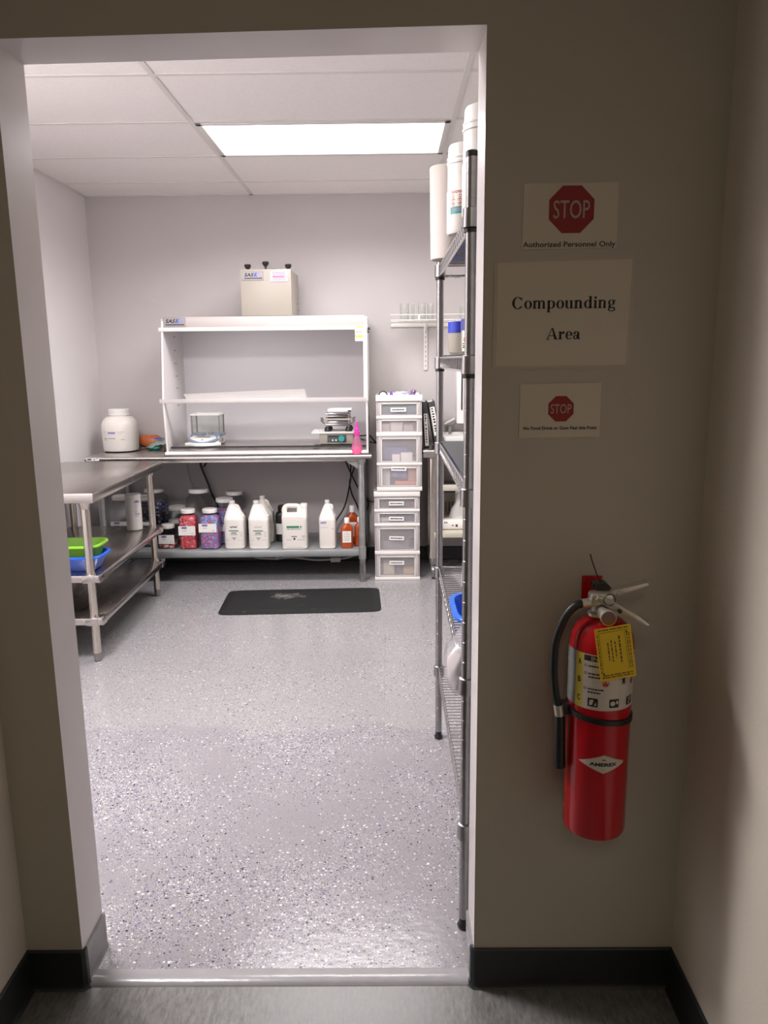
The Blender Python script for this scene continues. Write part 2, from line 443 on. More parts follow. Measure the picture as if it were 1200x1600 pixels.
# lettering: the built-in font turned into flat meshes; returns triangles/polygons in the text plane
def text_polys(txt, size=1., bold=0., sx=1., spacing=1.):
    cu = bpy.data.curves.new('txt', 'FONT'); cu.body = txt; cu.size = size; cu.offset = bold*size
    cu.align_x = 'CENTER'; cu.align_y = 'CENTER'; cu.space_character = spacing; cu.resolution_u = 3
    o = bpy.data.objects.new('txt', cu); COL.objects.link(o)
    dg = bpy.context.evaluated_depsgraph_get(); me = bpy.data.meshes.new_from_object(o.evaluated_get(dg))
    P = [[Vector((me.vertices[i].co.x*sx, me.vertices[i].co.y, 0)) for i in f.vertices] for f in me.polygons]
    bpy.data.objects.remove(o); bpy.data.curves.remove(cu); bpy.data.meshes.remove(me)
    return P
def fit(polys, w=None, h=None, c=(0, 0)):
    xs = [p[0] for P in polys for p in P]; ys = [p[1] for P in polys for p in P]
    kx = w/(max(xs)-min(xs)) if w else None; ky = h/(max(ys)-min(ys)) if h else None
    kx = kx or ky; ky = ky or kx
    mx, my = (max(xs)+min(xs))/2, (max(ys)+min(ys))/2
    return [[(c[0]+(p[0]-mx)*kx, c[1]+(p[1]-my)*ky) for p in P] for P in polys]
def rect(x0, x1, z0, z1): return [(x0, z0), (x1, z0), (x1, z1), (x0, z1)]
def put(mb, polys, f, step=.004):
    """2-D polygons mapped onto a surface by f(u, v); upright rectangles are cut into narrow strips so that they follow curves"""
    for P in polys:
        w = abs(P[1][0]-P[0][0])
        if len(P) == 4 and w > step and P[0][0] == P[3][0] and P[1][0] == P[2][0] and P[0][1] == P[1][1]:
            n = min(40, int(w/step)+1); x0, x1, za, zb = P[0][0], P[1][0], P[0][1], P[2][1]
            if isinstance(f(0, 0)[1], float) and abs(f(x0, za)[1]-f((x0+x1)/2, za)[1]) < 1e-7: n = 1
            for i in range(n): mb.poly([f(*q) for q in rect(x0+(x1-x0)*i/n, x0+(x1-x0)*(i+1)/n, za, zb)])
        else: mb.poly([f(*p) for p in P])
def bars(x0, x1, z, h, n=3, rng=None):
    """a line of print too small to read: a row of word-length strokes"""
    rng = rng or random; out = []; x = x0
    while x < x1-.001:
        w = min((x1-x0)*rng.uniform(.10, .26), x1-x); out.append(rect(x, x+w, z-h/2, z+h/2)); x += w+(x1-x0)*.03
    return out
def onto_y(y): return lambda u, v: (u, y, v)

# bold roman capitals and lower case drawn from stems, bowls and serifs (em = 1, x-height .47, cap .67)
def ring(cx, cy, ro, so, ri, si, a0=0, a1=360, n=28):
    out = []
    for i in range(n):
        a = math.radians(a0+(a1-a0)*i/n); b = math.radians(a0+(a1-a0)*(i+1)/n)
        out.append([(cx+ri*math.cos(a), cy+si*math.sin(a)), (cx+ro*math.cos(a), cy+so*math.sin(a)),
                    (cx+ro*math.cos(b), cy+so*math.sin(b)), (cx+ri*math.cos(b), cy+si*math.sin(b))])
    return out
def stem(x, w, y0, y1, top='l', bot='b'):
    o = [rect(x, x+w, y0, y1)]
    if bot == 'b': o.append([(x-.05, y0), (x+w+.05, y0), (x+w+.05, y0+.02), (x+w, y0+.045), (x, y0+.045), (x-.05, y0+.02)])
    if top == 'l': o.append([(x-.06, y1-.035), (x, y1-.055), (x+w, y1), (x+w*.7, y1+.012), (x-.06, y1-.015)])
    return o
def roman(ch):
    S = .13
    if ch == 'C': return ring(.36, .335, .33, .35, .18, .31, 38, 322, 30)+[rect(.58, .615, .45, .68), [(.60, .12), (.655, .16), (.62, .19), (.57, .13)]], .72
    if ch == 'o': return ring(.25, .235, .23, .245, .095, .212), .50
    if ch == 'e': return ring(.23, .235, .21, .245, .085, .212, 0, 318)+[rect(.12, .435, .225, .262)], .45
    if ch == 'u': return stem(.06, S, .10, .46, 'l', '')+ring(.225, .12, .165, .13, .045, .07, 180, 300, 12)+stem(.33, S, 0, .46, 'l', '')+[[(.33, 0), (.53, .03), (.53, .055), (.46, .06)]], .55
    if ch == 'n': return stem(.06, S, 0, .46)+ring(.29, .33, .17, .15, .05, .09, 0, 150, 14)+stem(.33, S, 0, .34, '', 'b'), .56
    if ch == 'm': return stem(.06, S, 0, .46)+ring(.29, .33, .17, .15, .05, .09, 0, 150, 14)+stem(.33, S, 0, .34, '', 'b')+ring(.56, .33, .17, .15, .05, .09, 0, 150, 14)+stem(.60, S, 0, .34, '', 'b'), .83
    if ch == 'p': return stem(.06, S, -.21, .46)+ring(.27, .235, .23, .24, .10, .20, -150, 150, 24), .55
    if ch == 'd': return ring(.26, .235, .23, .24, .10, .20, 30, 330, 24)+stem(.34, S, .0, .68, 'l', '')+[[(.34, 0), (.54, .03), (.54, .055), (.46, .06)]], .56
    if ch == 'i': return stem(.07, S, 0, .46)+ring(.135, .60, .075, .075, 0, 0, 0, 360, 14), .28
    if ch == 'g': return ring(.23, .315, .19, .16, .08, .128)+ring(.25, -.07, .22, .125, .14, .072)+[[(.10, .19), (.17, .17), (.20, .06), (.08, .02), (.05, .09)], rect(.36, .48, .40, .45), [(.10, .02), (.40, .06), (.42, .00), (.12, -.02)]], .50
    if ch == 'r': return stem(.06, S, 0, .46)+ring(.31, .395, .075, .075, 0, 0, 0, 360, 12)+[[(.19, .30), (.30, .40), (.28, .46), (.19, .38)]], .42
    if ch == 'a': return stem(.27, S, .06, .34, '', '')+ring(.235, .34, .165, .135, .05, .098, 0, 165, 14)+ring(.105, .35, .06, .06, 0, 0, 0, 360, 12)+ring(.185, .125, .15, .135, .065, .085)+[[(.27, .07), (.36, -.01), (.48, .03), (.46, .06), (.40, .07)]], .49
    if ch == 'A': return [[(.04, 0), (.09, 0), (.36, .68), (.32, .68)], [(.50, 0), (.66, 0), (.40, .68), (.32, .68)], rect(.17, .50, .20, .24), rect(-.01, .20, 0, .028), rect(.44, .72, 0, .028)], .72
    return [], .25
def roman_text(s):
    out = []; x = 0
    for ch in s:
        P, w = roman(ch); out += [[Vector((x+p[0], p[1], 0)) for p in q] for q in P]; x += w
    return out

# ------------------------------------------------------------------ camera (36 mm film equivalent from the vanishing points)
def make_camera():
    f, pi, ro, ya = 1203.46, .1954, -.0106, -.0075
    F = Vector((math.sin(ya)*math.cos(pi), math.cos(ya)*math.cos(pi), -math.sin(pi)))
    R0 = Vector((math.cos(ya), -math.sin(ya), 0)); U0 = R0.cross(F)
    R = math.cos(ro)*R0+math.sin(ro)*U0; U = -math.sin(ro)*R0+math.cos(ro)*U0
    cd = bpy.data.cameras.new('camera'); cd.sensor_fit = 'HORIZONTAL'; cd.sensor_width = 36; cd.lens = 36*f/1200
    cd.clip_start = .02
    o = bpy.data.objects.new('camera', cd); COL.objects.link(o)
    M = Matrix((R, U, -F)).transposed().to_4x4(); M.translation = Vector((-.1896, -1.5872, 1.4659))
    o.matrix_world = M; SC.camera = o
make_camera()

# ------------------------------------------------------------------ the setting
XL, XR, YB, H = -2.255, 2.62, 3.98, 2.575          # compounding room
DL, DT, DZ = -.9285, .129, 2.077                   # opening: left jamb, wall thickness, head
CL, CR, CY = -1.06, .4656, -4.2                    # corridor
struct('floor', MB().box(XL, XR, .05, YB, -.1, 0), EPOXY)
struct('floor_corridor', MB().box(CL-.1, CR+.1, CY, .004, -.1, -.004), VINYL)
b = MB(); prof = [(.052, -.05), (.052, 0), (.03, .004), (.012, .004), (.002, -.001), (-.003, -.008), (-.004, -.05)]
b.prism(prof, 'x', DL, 0); struct('trim_1', b, EPOXYP, True)

b = MB()
def wallblock(b, x0, x1, z0, z1, zz=None):
    zz = z0 if zz is None else zz      # zz: lower edge at x0 (the head drops a little to the left)
    P = [(x0, zz), (x1, z0), (x1, z1), (x0, z1)]
    b.m(W_CORR); b.poly([(x, 0, z) for x, z in P])
    b.m(W_ROOM); b.poly([(x, DT, z) for x, z in P][::-1])
    b.m(W_JAMB)
    for i in range(4):
        (xa, za), (xb, zb) = P[i], P[(i+1) % 4]
        b.poly([(xa, 0, za), (xa, DT, za), (xb, DT, zb), (xb, 0, zb)])
wallblock(b, XL, DL, -.05, H); wallblock(b, 0, XR, -.05, H); wallblock(b, DL, 0, DZ, H, DZ-.013)
struct('wall_front', b)
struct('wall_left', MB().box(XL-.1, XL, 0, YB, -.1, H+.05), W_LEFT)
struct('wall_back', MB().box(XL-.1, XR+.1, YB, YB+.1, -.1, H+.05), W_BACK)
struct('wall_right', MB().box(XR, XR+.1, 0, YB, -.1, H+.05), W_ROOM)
struct('wall_corridor_left', MB().box(CL-.1, CL, CY, 0, -.1, H+.1), W_CREAM)
struct('wall_corridor_right', MB().box(CR, CR+.1, CY, 0, -.1, H+.1), W_CREAM)
struct('wall_corridor_rear', MB().box(CL-.1, CR+.1, CY-.1, CY, -.1, H+.1), W_CORR)
struct('ceiling_corridor', MB().box(CL-.1, CR+.1, CY-.1, 0, H, H+.1), CEIL)
# suspended ceiling: 2 x 4 ft tiles in a tee grid, one cell open for each lamp
GX, GY, TS = -1.1116, 1.7244, .6212
gx = [XL, GX-TS]+[GX+2*TS*k for k in range(0, 4)]; gx = [g for g in gx if g < XR]+[XR]
gy = [DT]+[GY+TS*k for k in range(-2, 4)]+[YB]
lampcells = [(GX, GY+TS), (GX+4*TS, GY+TS), (GX-TS, GY-2*TS)]
b = MB()
for i in range(len(gx)-1):
    for j in range(len(gy)-1):
        if any(abs(gx[i]-a) < .01 and abs(gy[j]-c) < .01 for a, c in lampcells): continue
        b.box(gx[i], gx[i+1], gy[j], gy[j+1], H+.004, H+.02)
struct('ceiling', b, CEIL)
struct('ceiling_plenum', MB().box(XL-.1, XR+.1, 0, YB, H+.25, H+.3), CEIL)
b = MB()
for g in gx[2:-1]: b.box(g-.012, g+.012, DT, YB, H, H+.006, .001)
b.box(GX-TS-.012, GX-TS+.012, GY-2*TS, GY-TS, H, H+.006, .001)
for g in gy[1:-1]: b.box(XL, XR, g-.012, g+.012, H+.0005, H+.0055, .001)
b.box(XL, XL+.02, DT, YB, H, H+.006).box(XL, XR, YB-.02, YB, H, H+.006)
struct('trim_2', b, TBAR)
# cove bases
def base_prof(sgn, h=.102, t=.006):  # (offset from wall, z)
    return [(0, 0), (sgn*.014, 0), (sgn*.010, .003), (sgn*t, .014), (sgn*t, h-.004), (sgn*(t-.003), h), (0, h)]
struct('baseboard_back', MB().prism([(YB+a, z) for a, z in base_prof(-1)], 'x', XL, XR), DARKB, True)
struct('baseboard_left', MB().prism([(XL+a, z) for a, z in base_prof(1)], 'y', DT, YB), DARKB, True)
def cove(pts, h, t, mat, name):
    """cove base following a plan polyline (wall on the left-hand side), rounded outside corners included in pts"""
    P = [Vector((p[0], p[1], 0)) for p in pts]; loops = []
    for i, p in enumerate(P):
        d = (P[min(i+1, len(P)-1)]-P[max(i-1, 0)]).normalized(); nr = Vector((d.y, -d.x, 0))
        loops.append([p+nr*a+Vector((0, 0, z-.004)) for a, z in base_prof(1, h, t)])
    b = MB(); b.loft(loops); struct(name, b, mat, True)
cove([(-.003, .012), (-.002, .004), (.003, -.0005), (.012, -.0005), (.03, -.0005), (CR-.001, -.0005)][::1], .104, .006, DARKB, 'baseboard_right')
cove([(CR-.0005, -.001), (CR-.0005, CY)], .104, .006, DARKB, 'baseboard_corridor_right')
cove([(CL+.0005, CY), (CL+.0005, -.001)], .104, .006, DARKB, 'baseboard_corridor_left')
cove([(CL, -.0005), (DL-.012, -.0005), (DL-.004, -.0004), (DL+.001, .004), (DL+.002, .012)], .104, .006, DARKB, 'baseboard_front_left')
cove([(DL+.0005, .008), (DL+.0005, DT+.004)], .100, .0045, GREYB, 'trim_3')
cove([(-.0005, DT+.004), (-.0005, .014)], .100, .0045, GREYB, 'trim_4')

# ------------------------------------------------------------------ ceiling lamps
def lamp(x, y, label, w=2*TS, mat=None):
    t = thing('ceiling_light', label, 'light', (x+w/2, y+TS/2, H), 0)
    b = MB()
    d, m = TS, .012
    b.box(x+m, x+w-m, y+m, y+m+.028, H-.004, H+.03, .002).box(x+m, x+w-m, y+d-m-.028, y+d-m, H-.004, H+.03, .002)
    b.box(x+m, x+m+.028, y+m, y+d-m, H-.004, H+.03, .002).box(x+w-m-.028, x+w-m, y+m, y+d-m, H-.004, H+.03, .002)
    b.build('frame', TBAR, t)
    b = MB().box(x+m, x+w-m, y+m, y+d-m, H+.03, H+.10); b.build('housing', WHITE, t)
    MB().box(x+.035, x+w-.035, y+.035, y+d-.035, H+.004, H+.012).build('diffuser', mat or LIGHTM, t)
    return t
lamp(GX, GY+TS, 'bright rectangular flush light panel in the tiled ceiling')
lamp(GX+4*TS, GY+TS, 'second flush light panel in the ceiling out beyond the wire rack', 2*TS, emit('light_panel_warm', (1.0, .93, .86), 4.0))
lamp(GX-TS, GY-2*TS, 'square flush light panel in the ceiling above the doorway, left side', TS)

# ------------------------------------------------------------------ steel bench along the back wall
BZ = .865
t = thing('work_bench', 'long stainless work bench with grey undershelf along the back wall', 'bench', (-1.235, 3.66, 0))
x0, x1, yf, yb = -2.165, -.305, 3.36, 3.965
prof = [(yb, BZ-.028), (yb, BZ), (yf+.014, BZ)]+[(yf+.014-.014*math.sin(a), BZ-.014+.014*math.cos(a)) for a in (.5, 1.0, 1.57, 2.1, 2.7)]+[(yf+.014, BZ-.030), (yf+.03, BZ-.030)]
b = MB().prism(prof, 'x', x0, x1)
b.box(x0+.05, x1-.05, yf+.03, yb-.02, BZ-.045, BZ-.025)
top = b.build('tabletop', STEEL, t)
b = MB(); b.m(PAPER).box(-2.150, -2.068, yf-.0012, yf+.0004, .841, .860)
b.m(INK); put(b, [rect(-2.143, -2.117, .846, .855), rect(-2.104, -2.092, .847, .852), rect(-2.083, -2.077, .853, .858)], onto_y(yf-.0016)); b.build('sticker', None, top)
MB().box(-2.14, -.385, 3.405, 3.95, .180, .222, .006).box(-2.1, -.42, 3.45, 3.90, .165, .182).build('undershelf', SHELFG, t)
for x, y in ((-.375, 3.415), (-2.095, 3.415), (-.375, 3.93), (-2.095, 3.93)):
    b = MB().cyl((x, y, .05), (x, y, BZ-.03), .0205); b.cyl((x, y, .16), (x, y, .245), .0255)
    b.lathe([(.021, BZ-.07), (.036, BZ-.03)], (x, y, 0)); lg = b.build('leg', GALV, t)
    MB().lathe([(.014, 0), (.018, .006), (.018, .035), (.0215, .05), (.0215, .155), (.0205, .16)], (x, y, 0)).build('foot', CHROMED, lg)
MB().prism([(-.47, BZ-.05), (-.395, BZ-.05), (-.395, BZ-.10)], 'y', 3.413, 3.417).build('gusset', GALV, t)

# ------------------------------------------------------------------ prep table at the left wall
TZ = .860
t = thing('prep_table', 'three tier stainless prep table standing at the left wall', 'table', (-1.592, 1.99, 0), math.radians(.95)); ox, oy = -1.592, 1.99
b = MB().box(ox-.61, ox, oy, oy+1.2, TZ-.048, TZ, .004)
b.build('tabletop', STEEL2, t)
for nm, z in (('middle_shelf', .452), ('bottom_shelf', .235)):
    b = MB().box(ox-.60, ox-.012, oy+.02, oy+1.18, z-.036, z, .004)
    sh = b.build(nm, STEEL2, t)
    for lx, ly in ((-.065, .06), (-.555, .06), (-.065, 1.14), (-.555, 1.14)):
        b = MB(); b.lathe([(.021, z-.038), (.027, z-.040), (.027, z+.002), (.021, z+.002)], (ox+lx, oy+ly, 0))
        sx = 1 if lx > -.3 else -1; sy = 1 if ly > .5 else -1
        b.box(ox+lx-.03, ox+lx+.03, oy+ly-.03, oy+ly+.03, z-.040, z-.001, .008)
        if sx > 0: b.box(ox+lx+.02, ox-.010, oy+ly-.03, oy+ly+.03, z-.040, z+.001, .004)
        b.box(ox+lx-.03, ox+lx+.03, min(oy+ly, oy+(0.018 if sy < 0 else 1.182)), max(oy+ly, oy+(0.018 if sy < 0 else 1.182)), z-.040, z+.001, .004)
        b.build('collar', STEEL2, sh)
for lx, ly in ((-.065, .06), (-.555, .06), (-.065, 1.14), (-.555, 1.14)):
    b = MB().cyl((ox+lx, oy+ly, .045), (ox+lx, oy+ly, TZ-.04), .0205, n=24); b.lathe([(.0205, TZ-.085), (.034, TZ-.045)], (ox+lx, oy+ly, 0))
    lg = b.build('leg', TUBE, t)
    MB().lathe([(.013, 0), (.0175, .005), (.018, .022), (.0205, .045)], (ox+lx, oy+ly, 0)).build('foot', CHROMED, lg)

# ------------------------------------------------------------------ fume hood on the bench
HX0, HX1 = -1.632, -.330
hood = thing('fume_hood', 'white tabletop powder hood with clear sash and filter box on the bench', 'fume hood', (-.98, 3.62, BZ))
def side(x):
    P = [(3.40, BZ+.012), (3.375, 1.21), (3.45, 1.665), (3.465, 1.735), (3.92, 1.735), (3.92, BZ)]
    return MB().prism([(a, z) for a, z in P], 'x', x-.006, x+.006, .001)
sp = side(HX0).build('side_panel', POLYW, hood)
for z in (1.63, 1.54, 1.455, 1.37, 1.29, 1.175):
    b = MB(); put(b, [rect(-.012, -.003, -.003, .003), rect(.0, .012, -.004, .004), rect(.014, .02, -.003, .003)], lambda u, v: (HX0+.0065, 3.70+u*1.6, z+v))
    b.build('height_mark', INKG, sp)
side(HX1).build('side_panel', POLYW, hood)
MB().box(HX0+.006, HX1-.006, 3.908, 3.920, BZ, 1.735).build('back_panel', HOODB, hood)
MB().box(HX0+.006, HX1-.006, 3.47, 3.908, 1.722, 1.734).build('top_panel', POLYW, hood)
# base: raised work deck with dark front line, sloped grey lip
b = MB(); b.m(STEEL).prism([(3.405, BZ+.030), (3.46, BZ+.050), (3.908, BZ+.050), (3.908, BZ), (3.405, BZ)], 'x', HX0+.006, HX1-.006)
deck = b.build('work_deck', None, hood)
MB().box(HX0+.01, HX1-.01, 3.448, 3.462, BZ+.044, BZ+.0525).build('deck_edge', BLACK, deck)
b = MB().tube([(HX0-.012, 3.392, BZ+.013), (HX1+.006, 3.392, BZ+.013)], .0125, 14)
b.build('bottom_rail', POLYW, hood)
MB().box(HX0-.024, HX0-.006, 3.405, 3.45, BZ, BZ+.075, .003).build('corner_block', BLACK, hood)
# top fascia with rounded right corner
P = [(HX0-.002, 1.675), (HX1+.006, 1.675)]+[(HX1+.006-.03+.03*math.cos(a), 1.715+.03*math.sin(a)) for a in (0, .4, .8, 1.2, 1.57)]+[(HX0+.14, 1.745), (HX0+.02, 1.738), (HX0-.002, 1.732)]
fas = MB().prism(P, 'y', 3.462, 3.470, .001).build('fascia', pm('fascia_paint', (.50, .455, .435), .45, noise=.04, nscale=6), hood)
b = MB().box(HX0-.022, HX1+.010, 3.443, 3.456, 1.655, 1.680, .002)
for i in range(13): b.cyl((HX0-.005+i*.107, 3.441, 1.667), (HX0-.005+i*.107, 3.444, 1.667), .004, n=10)
b.build('top_bar', POLYW, hood)
b = MB().box(HX0-.022, HX1+.010, 3.366, 3.378, 1.205, 1.232, .002); b.box(HX0, HX1, 3.378, 3.410, 1.205, 1.209)
b.build('middle_bar', ACRYL, hood)
MB().prism([(3.372, 1.232), (3.448, 1.668), (3.453, 1.667), (3.377, 1.231)], 'x', HX0+.006, HX1-.006).build('sash', CLEARS, hood)
MB().prism([(3.368, 1.232), (3.444, 1.668), (3.456, 1.666), (3.380, 1.230)], 'x', HX1-.018, HX1-.004).build('sash_edge', POLYW, hood)
b = MB(); b.m(PAPER).box(-.400, -.345, 3.440, 3.4425, 1.583, 1.680)
b.m(INKR); put(b, [rect(-.395, -.350, 1.640, 1.644)], onto_y(3.4396))
b.m(LYELL); put(b, [rect(-.398, -.350, 1.606, 1.620), rect(-.396, -.348, 1.668, 1.676)], onto_y(3.4396))
b.m(INKG); put(b, [rect(-.394, -.360, 1.628, 1.632), rect(-.391, -.386, 1.652, 1.658), rect(-.392, -.386, 1.590, 1.596)], onto_y(3.4396)); b.build('warning_label', None, hood)
b = MB().cyl((HX1+.006, 3.56, 1.665), (HX1+.022, 3.56, 1.665), .008, n=10).cyl((HX1+.006, 3.56, 1.645), (HX1+.016, 3.56, 1.645), .007, n=10); b.build('hinge_bolt', BLACK, hood)
PLATE = pm('logo_plate_grey', (.36, .325, .325), .4)
def logo(x0, x1, z0, z1, y, parent):
    w, h = x1-x0, z1-z0
    b = MB(); b.m(INKG).box(x0, x1, y, y+.002, z0, z1)
    f = onto_y(y-.0004); k = .035*w
    b.m(PLATE); put(b, [rect(x0+k, x1-k, z0+k, z1-k)], f); f = onto_y(y-.0008)
    b.m(INK); put(b, fit([[Vector((p.x+.25*p.y, p.y, 0)) for p in q] for q in text_polys('SAS', bold=.03)], w*.46, h*.42, (x0+w*.32, z0+h*.62)), f)
    put(b, [rect(x0+w*.10+i*w*.085, x0+w*.10+i*w*.085+w*.07, z0+h*.16, z0+h*.30) for i in range(10)], f)
    b.m(INKB); put(b, [[(x0+w*.53, z0+h*.40), (x0+w*.60, z0+h*.40), (x0+w*.72, z0+h*.84), (x0+w*.60, z0+h*.84)], [(x0+w*.62, z0+h*.52), (x0+w*.66, z0+h*.62), (x0+w*.72, z0+h*.40), (x0+w*.66, z0+h*.40)]], f)
    b.m(INKLP); put(b, [[(x0+w*.72, z0+h*.84), (x0+w*.78, z0+h*.84), (x0+w*.92, z0+h*.40), (x0+w*.80, z0+h*.40)]], f)
    return b.build('logo_plate', None, parent)
logo(-1.622, -1.482, 1.684, 1.742, 3.4595, hood)
# filter box
fb = MB().box(-1.122, -.800, 3.475, 3.875, 1.746, 2.034, .004).build('filter_box', IVORY, hood)
logo(-1.108, -.974, 1.966, 2.020, 3.4725, fb)
b = MB(); b.m(pm('data_label_lilac', (.50, .46, .52), .5)).box(-.932, -.822, 3.4725, 3.4745, 1.956, 2.024)
b.m(INKLP)
for i, z in enumerate((2.012, 2.004, 1.996, 1.976, 1.966)): put(b, bars(-.920+.01*(i % 2), -.835, z, .004), onto_y(3.4721))
b.m(INKR); put(b, bars(-.915, -.84, 1.986, .006), onto_y(3.4721)); b.build('data_label', None, fb)
for x, y, dz in ((-1.078, 3.515, 0), (-.964, 3.515, .016), (-.822, 3.53, 0)):
    b = MB().cyl((x, y, 2.034), (x, y, 2.045+dz), .007, n=12); b.lathe([(.008, 2.038+dz), (.013, 2.042+dz), (.021, 2.054+dz), (.021, 2.064+dz), (.017, 2.068+dz)], (x, y, 0), 18)
    b.build('knob', BLACK, fb)
MB().lathe([(.022, 2.030), (.022, 2.040), (.018, 2.043)], (-.915, 3.56, 0)).build('cap', BLACK, fb)
for y, z in ((3.78, 1.84), (3.78, 1.80), (3.53, 1.752)): MB().cyl((-.8, y, z), (-.793, y, z), .005, n=8).build('screw', INKG, fb)

# white sheet lodged on the ledge behind the middle bar
b = MB(); n = 14; rows = []
for k in range(5):
    v = k/4; L = []
    for i in range(n+1):
        u = i/n; xb = -1.478+u*.768; xt = -1.508+u*.78
        zt = 1.262+.026*u; z = 1.211+(zt-1.211)*v
        L.append((xb+(xt-xb)*v, 3.395+.012*v+.010*math.sin(u*PI)+.004*math.sin(v*PI), z))
    rows.append(L)
b.loft(rows, False, False, False); b.fn(lambda c: c)
bmesh.ops.solidify(b.bm, geom=list(b.bm.faces), thickness=.0012)
tag(b.build('paper_sheet', PAPER), 'long white paper strip lying behind the middle bar of the hood', 'paper')

# ------------------------------------------------------------------ things in the hood
DK = BZ+.0505
t = thing('analytical_balance', 'blue and white laboratory balance with glass draft shield in the hood', 'balance', (-1.43, 3.60, DK)); x0, x1 = -1.513, -1.330
b = MB().prism([(3.50, DK+.004), (3.50, DK+.028), (3.545, DK+.066), (3.72, DK+.066), (3.72, DK+.004)], 'x', x0+.004, x1+.012, .004)
b.build('body', WHITE, t)
b = MB().prism([(3.535, DK+.060), (3.545, DK+.0735), (3.722, DK+.0735), (3.722, DK+.056), (3.56, DK+.056)], 'x', x0, x1+.016, .003); b.build('deck', SKYB, t)
# bowed keypad front
b = MB(); loops = []
for sgn in (0, 1):
    pass
P = [(x0-.028+.242*i/16, 3.488-.045*math.sin(PI*i/16)) for i in range(17)]
poly = P+[(x1+.012, 3.535), (x0+.004, 3.535)]
kb = b.prism(poly, 'z', DK+.003, DK+.024, .003).build('front_skirt', WHITE, t)
poly2 = [((x0+x1)/2+(p[0]-(x0+x1)/2)*.86, p[1]+.012) for p in P]+[(x1-.01, 3.545), (x0+.012, 3.545)]
b = MB().prism(poly2, 'z', 0, .006, .001); b.fn(lambda c: Vector((c.x, c.y, c.z+DK+.022+(c.y-3.455)*.42))); b.build('keypad_surround', SKYB, t)
poly3 = [((x0+x1)/2+(p[0]-(x0+x1)/2)*.74, p[1]+.020) for p in P]+[(x1-.02, 3.538), (x0+.022, 3.538)]
b = MB(); b.m(WHITE).prism(poly3, 'z', 0, .006, .001)
b.m(DKTEAL); put(b, [rect(x0+.05, x1-.045, 3.512, 3.523)], lambda u, v: (u, v, .0065))
b.m(INKR); put(b, [rect(x0+.036, x0+.046, 3.513, 3.521)], lambda u, v: (u, v, .0065))
b.m(INK); put(b, [rect((x0+x1)/2-.006, (x0+x1)/2+.006, 3.476, 3.485)], lambda u, v: (u, v, .0065))
b.fn(lambda c: Vector((c.x, c.y, c.z+DK+.026+(c.y-3.455)*.42))); b.build('keypad', None, t)
b = MB(); b.m(DKGREY); put(b, [rect(x0+.04, x0+.105, DK+.061, DK+.071)], onto_y(3.5335)); b.build('name_strip', None, t)
SPM = pm('shield_post', (.20, .185, .17), .4)
xa, xb, ya, yb, z0, z1 = x0+.004, x1+.012, 3.555, 3.705, DK+.073, DK+.198
for x in (xa, xb-.008):
    for y in (ya, yb-.008): MB().box(x, x+.008, y, y+.008, z0, z1).build('shield_post', SPM, t)
b = MB(); b.box(xa-.003, xb+.003, ya-.003, ya+.010, z1, z1+.009).box(xa-.003, xb+.003, yb-.010, yb+.003, z1, z1+.009).box(xa-.003, xa+.010, ya, yb, z1, z1+.009).box(xb-.010, xb+.003, ya, yb, z1, z1+.009)
b.build('shield_top', WHITEB, t)
b = MB().box(xa+.008, xb-.008, ya+.003, ya+.005, z0, z1).box(xa+.003, xa+.005, ya+.008, yb-.008, z0, z1).box(xb-.005, xb-.003, ya+.008, yb-.008, z0, z1).box(xa+.008, xb-.008, yb-.005, yb-.003, z0, z1)
b.build('shield_glass', GLASS, t)
MB().lathe([(.038, z0), (.038, z0+.006), (.030, z0+.008)], ((xa+xb)/2, (ya+yb)/2, 0), 28).build('weighing_pan', CHROME, t)
b = MB(); b.m(INKG); put(b, [rect(3.60, 3.625, DK+.02, DK+.045), rect(3.632, 3.645, DK+.022, DK+.043)], lambda u, v: (x1+.0125, u, v)); b.build('side_label', None, t)

t = thing('laboratory_shaker', 'ivory bench shaker with dark control panel and teal knob in the hood', 'shaker', (-.53, 3.60, DK)); x0, x1 = -.650, -.425
MB().box(x0, x1, 3.505, 3.70, DK+.004, DK+.072, .004).build('body', IVORY, t)
b = MB().box(x0-.052, x1+.030, 3.495, 3.715, DK+.073, DK+.086, .003).box(x0-.03, x0-.002, 3.51, 3.56, DK+.086, DK+.094, .003); b.build('platform', WHITE, t)
b = MB().box(x0+.052, x1-.046, 3.5025, 3.506, DK+.016, DK+.066, .001); cp = b.build('control_panel', DKTEAL, t)
b = MB(); b.m(INK); put(b, [rect(x0+.06, x1-.10, DK+.050, DK+.060)], onto_y(3.5021)); b.m(WHITEB); put(b, ring(x0+.088, DK+.030, .006, .006, 0, 0, n=10)+ring(x0+.110, DK+.030, .006, .006, 0, 0, n=10), onto_y(3.5019)); b.build('display', None, cp)
MB().cyl((x1-.078, 3.4885, DK+.040), (x1-.078, 3.503, DK+.040), .019, .021, 22).cyl((x1-.078, 3.487, DK+.043), (x1-.078, 3.489, DK+.043), .009, n=14).build('knob', TEALK, t)
for x in (x0+.02, x1-.02):
    for y in (3.53, 3.68): MB().cyl((x, y, DK), (x, y, DK+.005), .012).build('foot', BLACK, t)

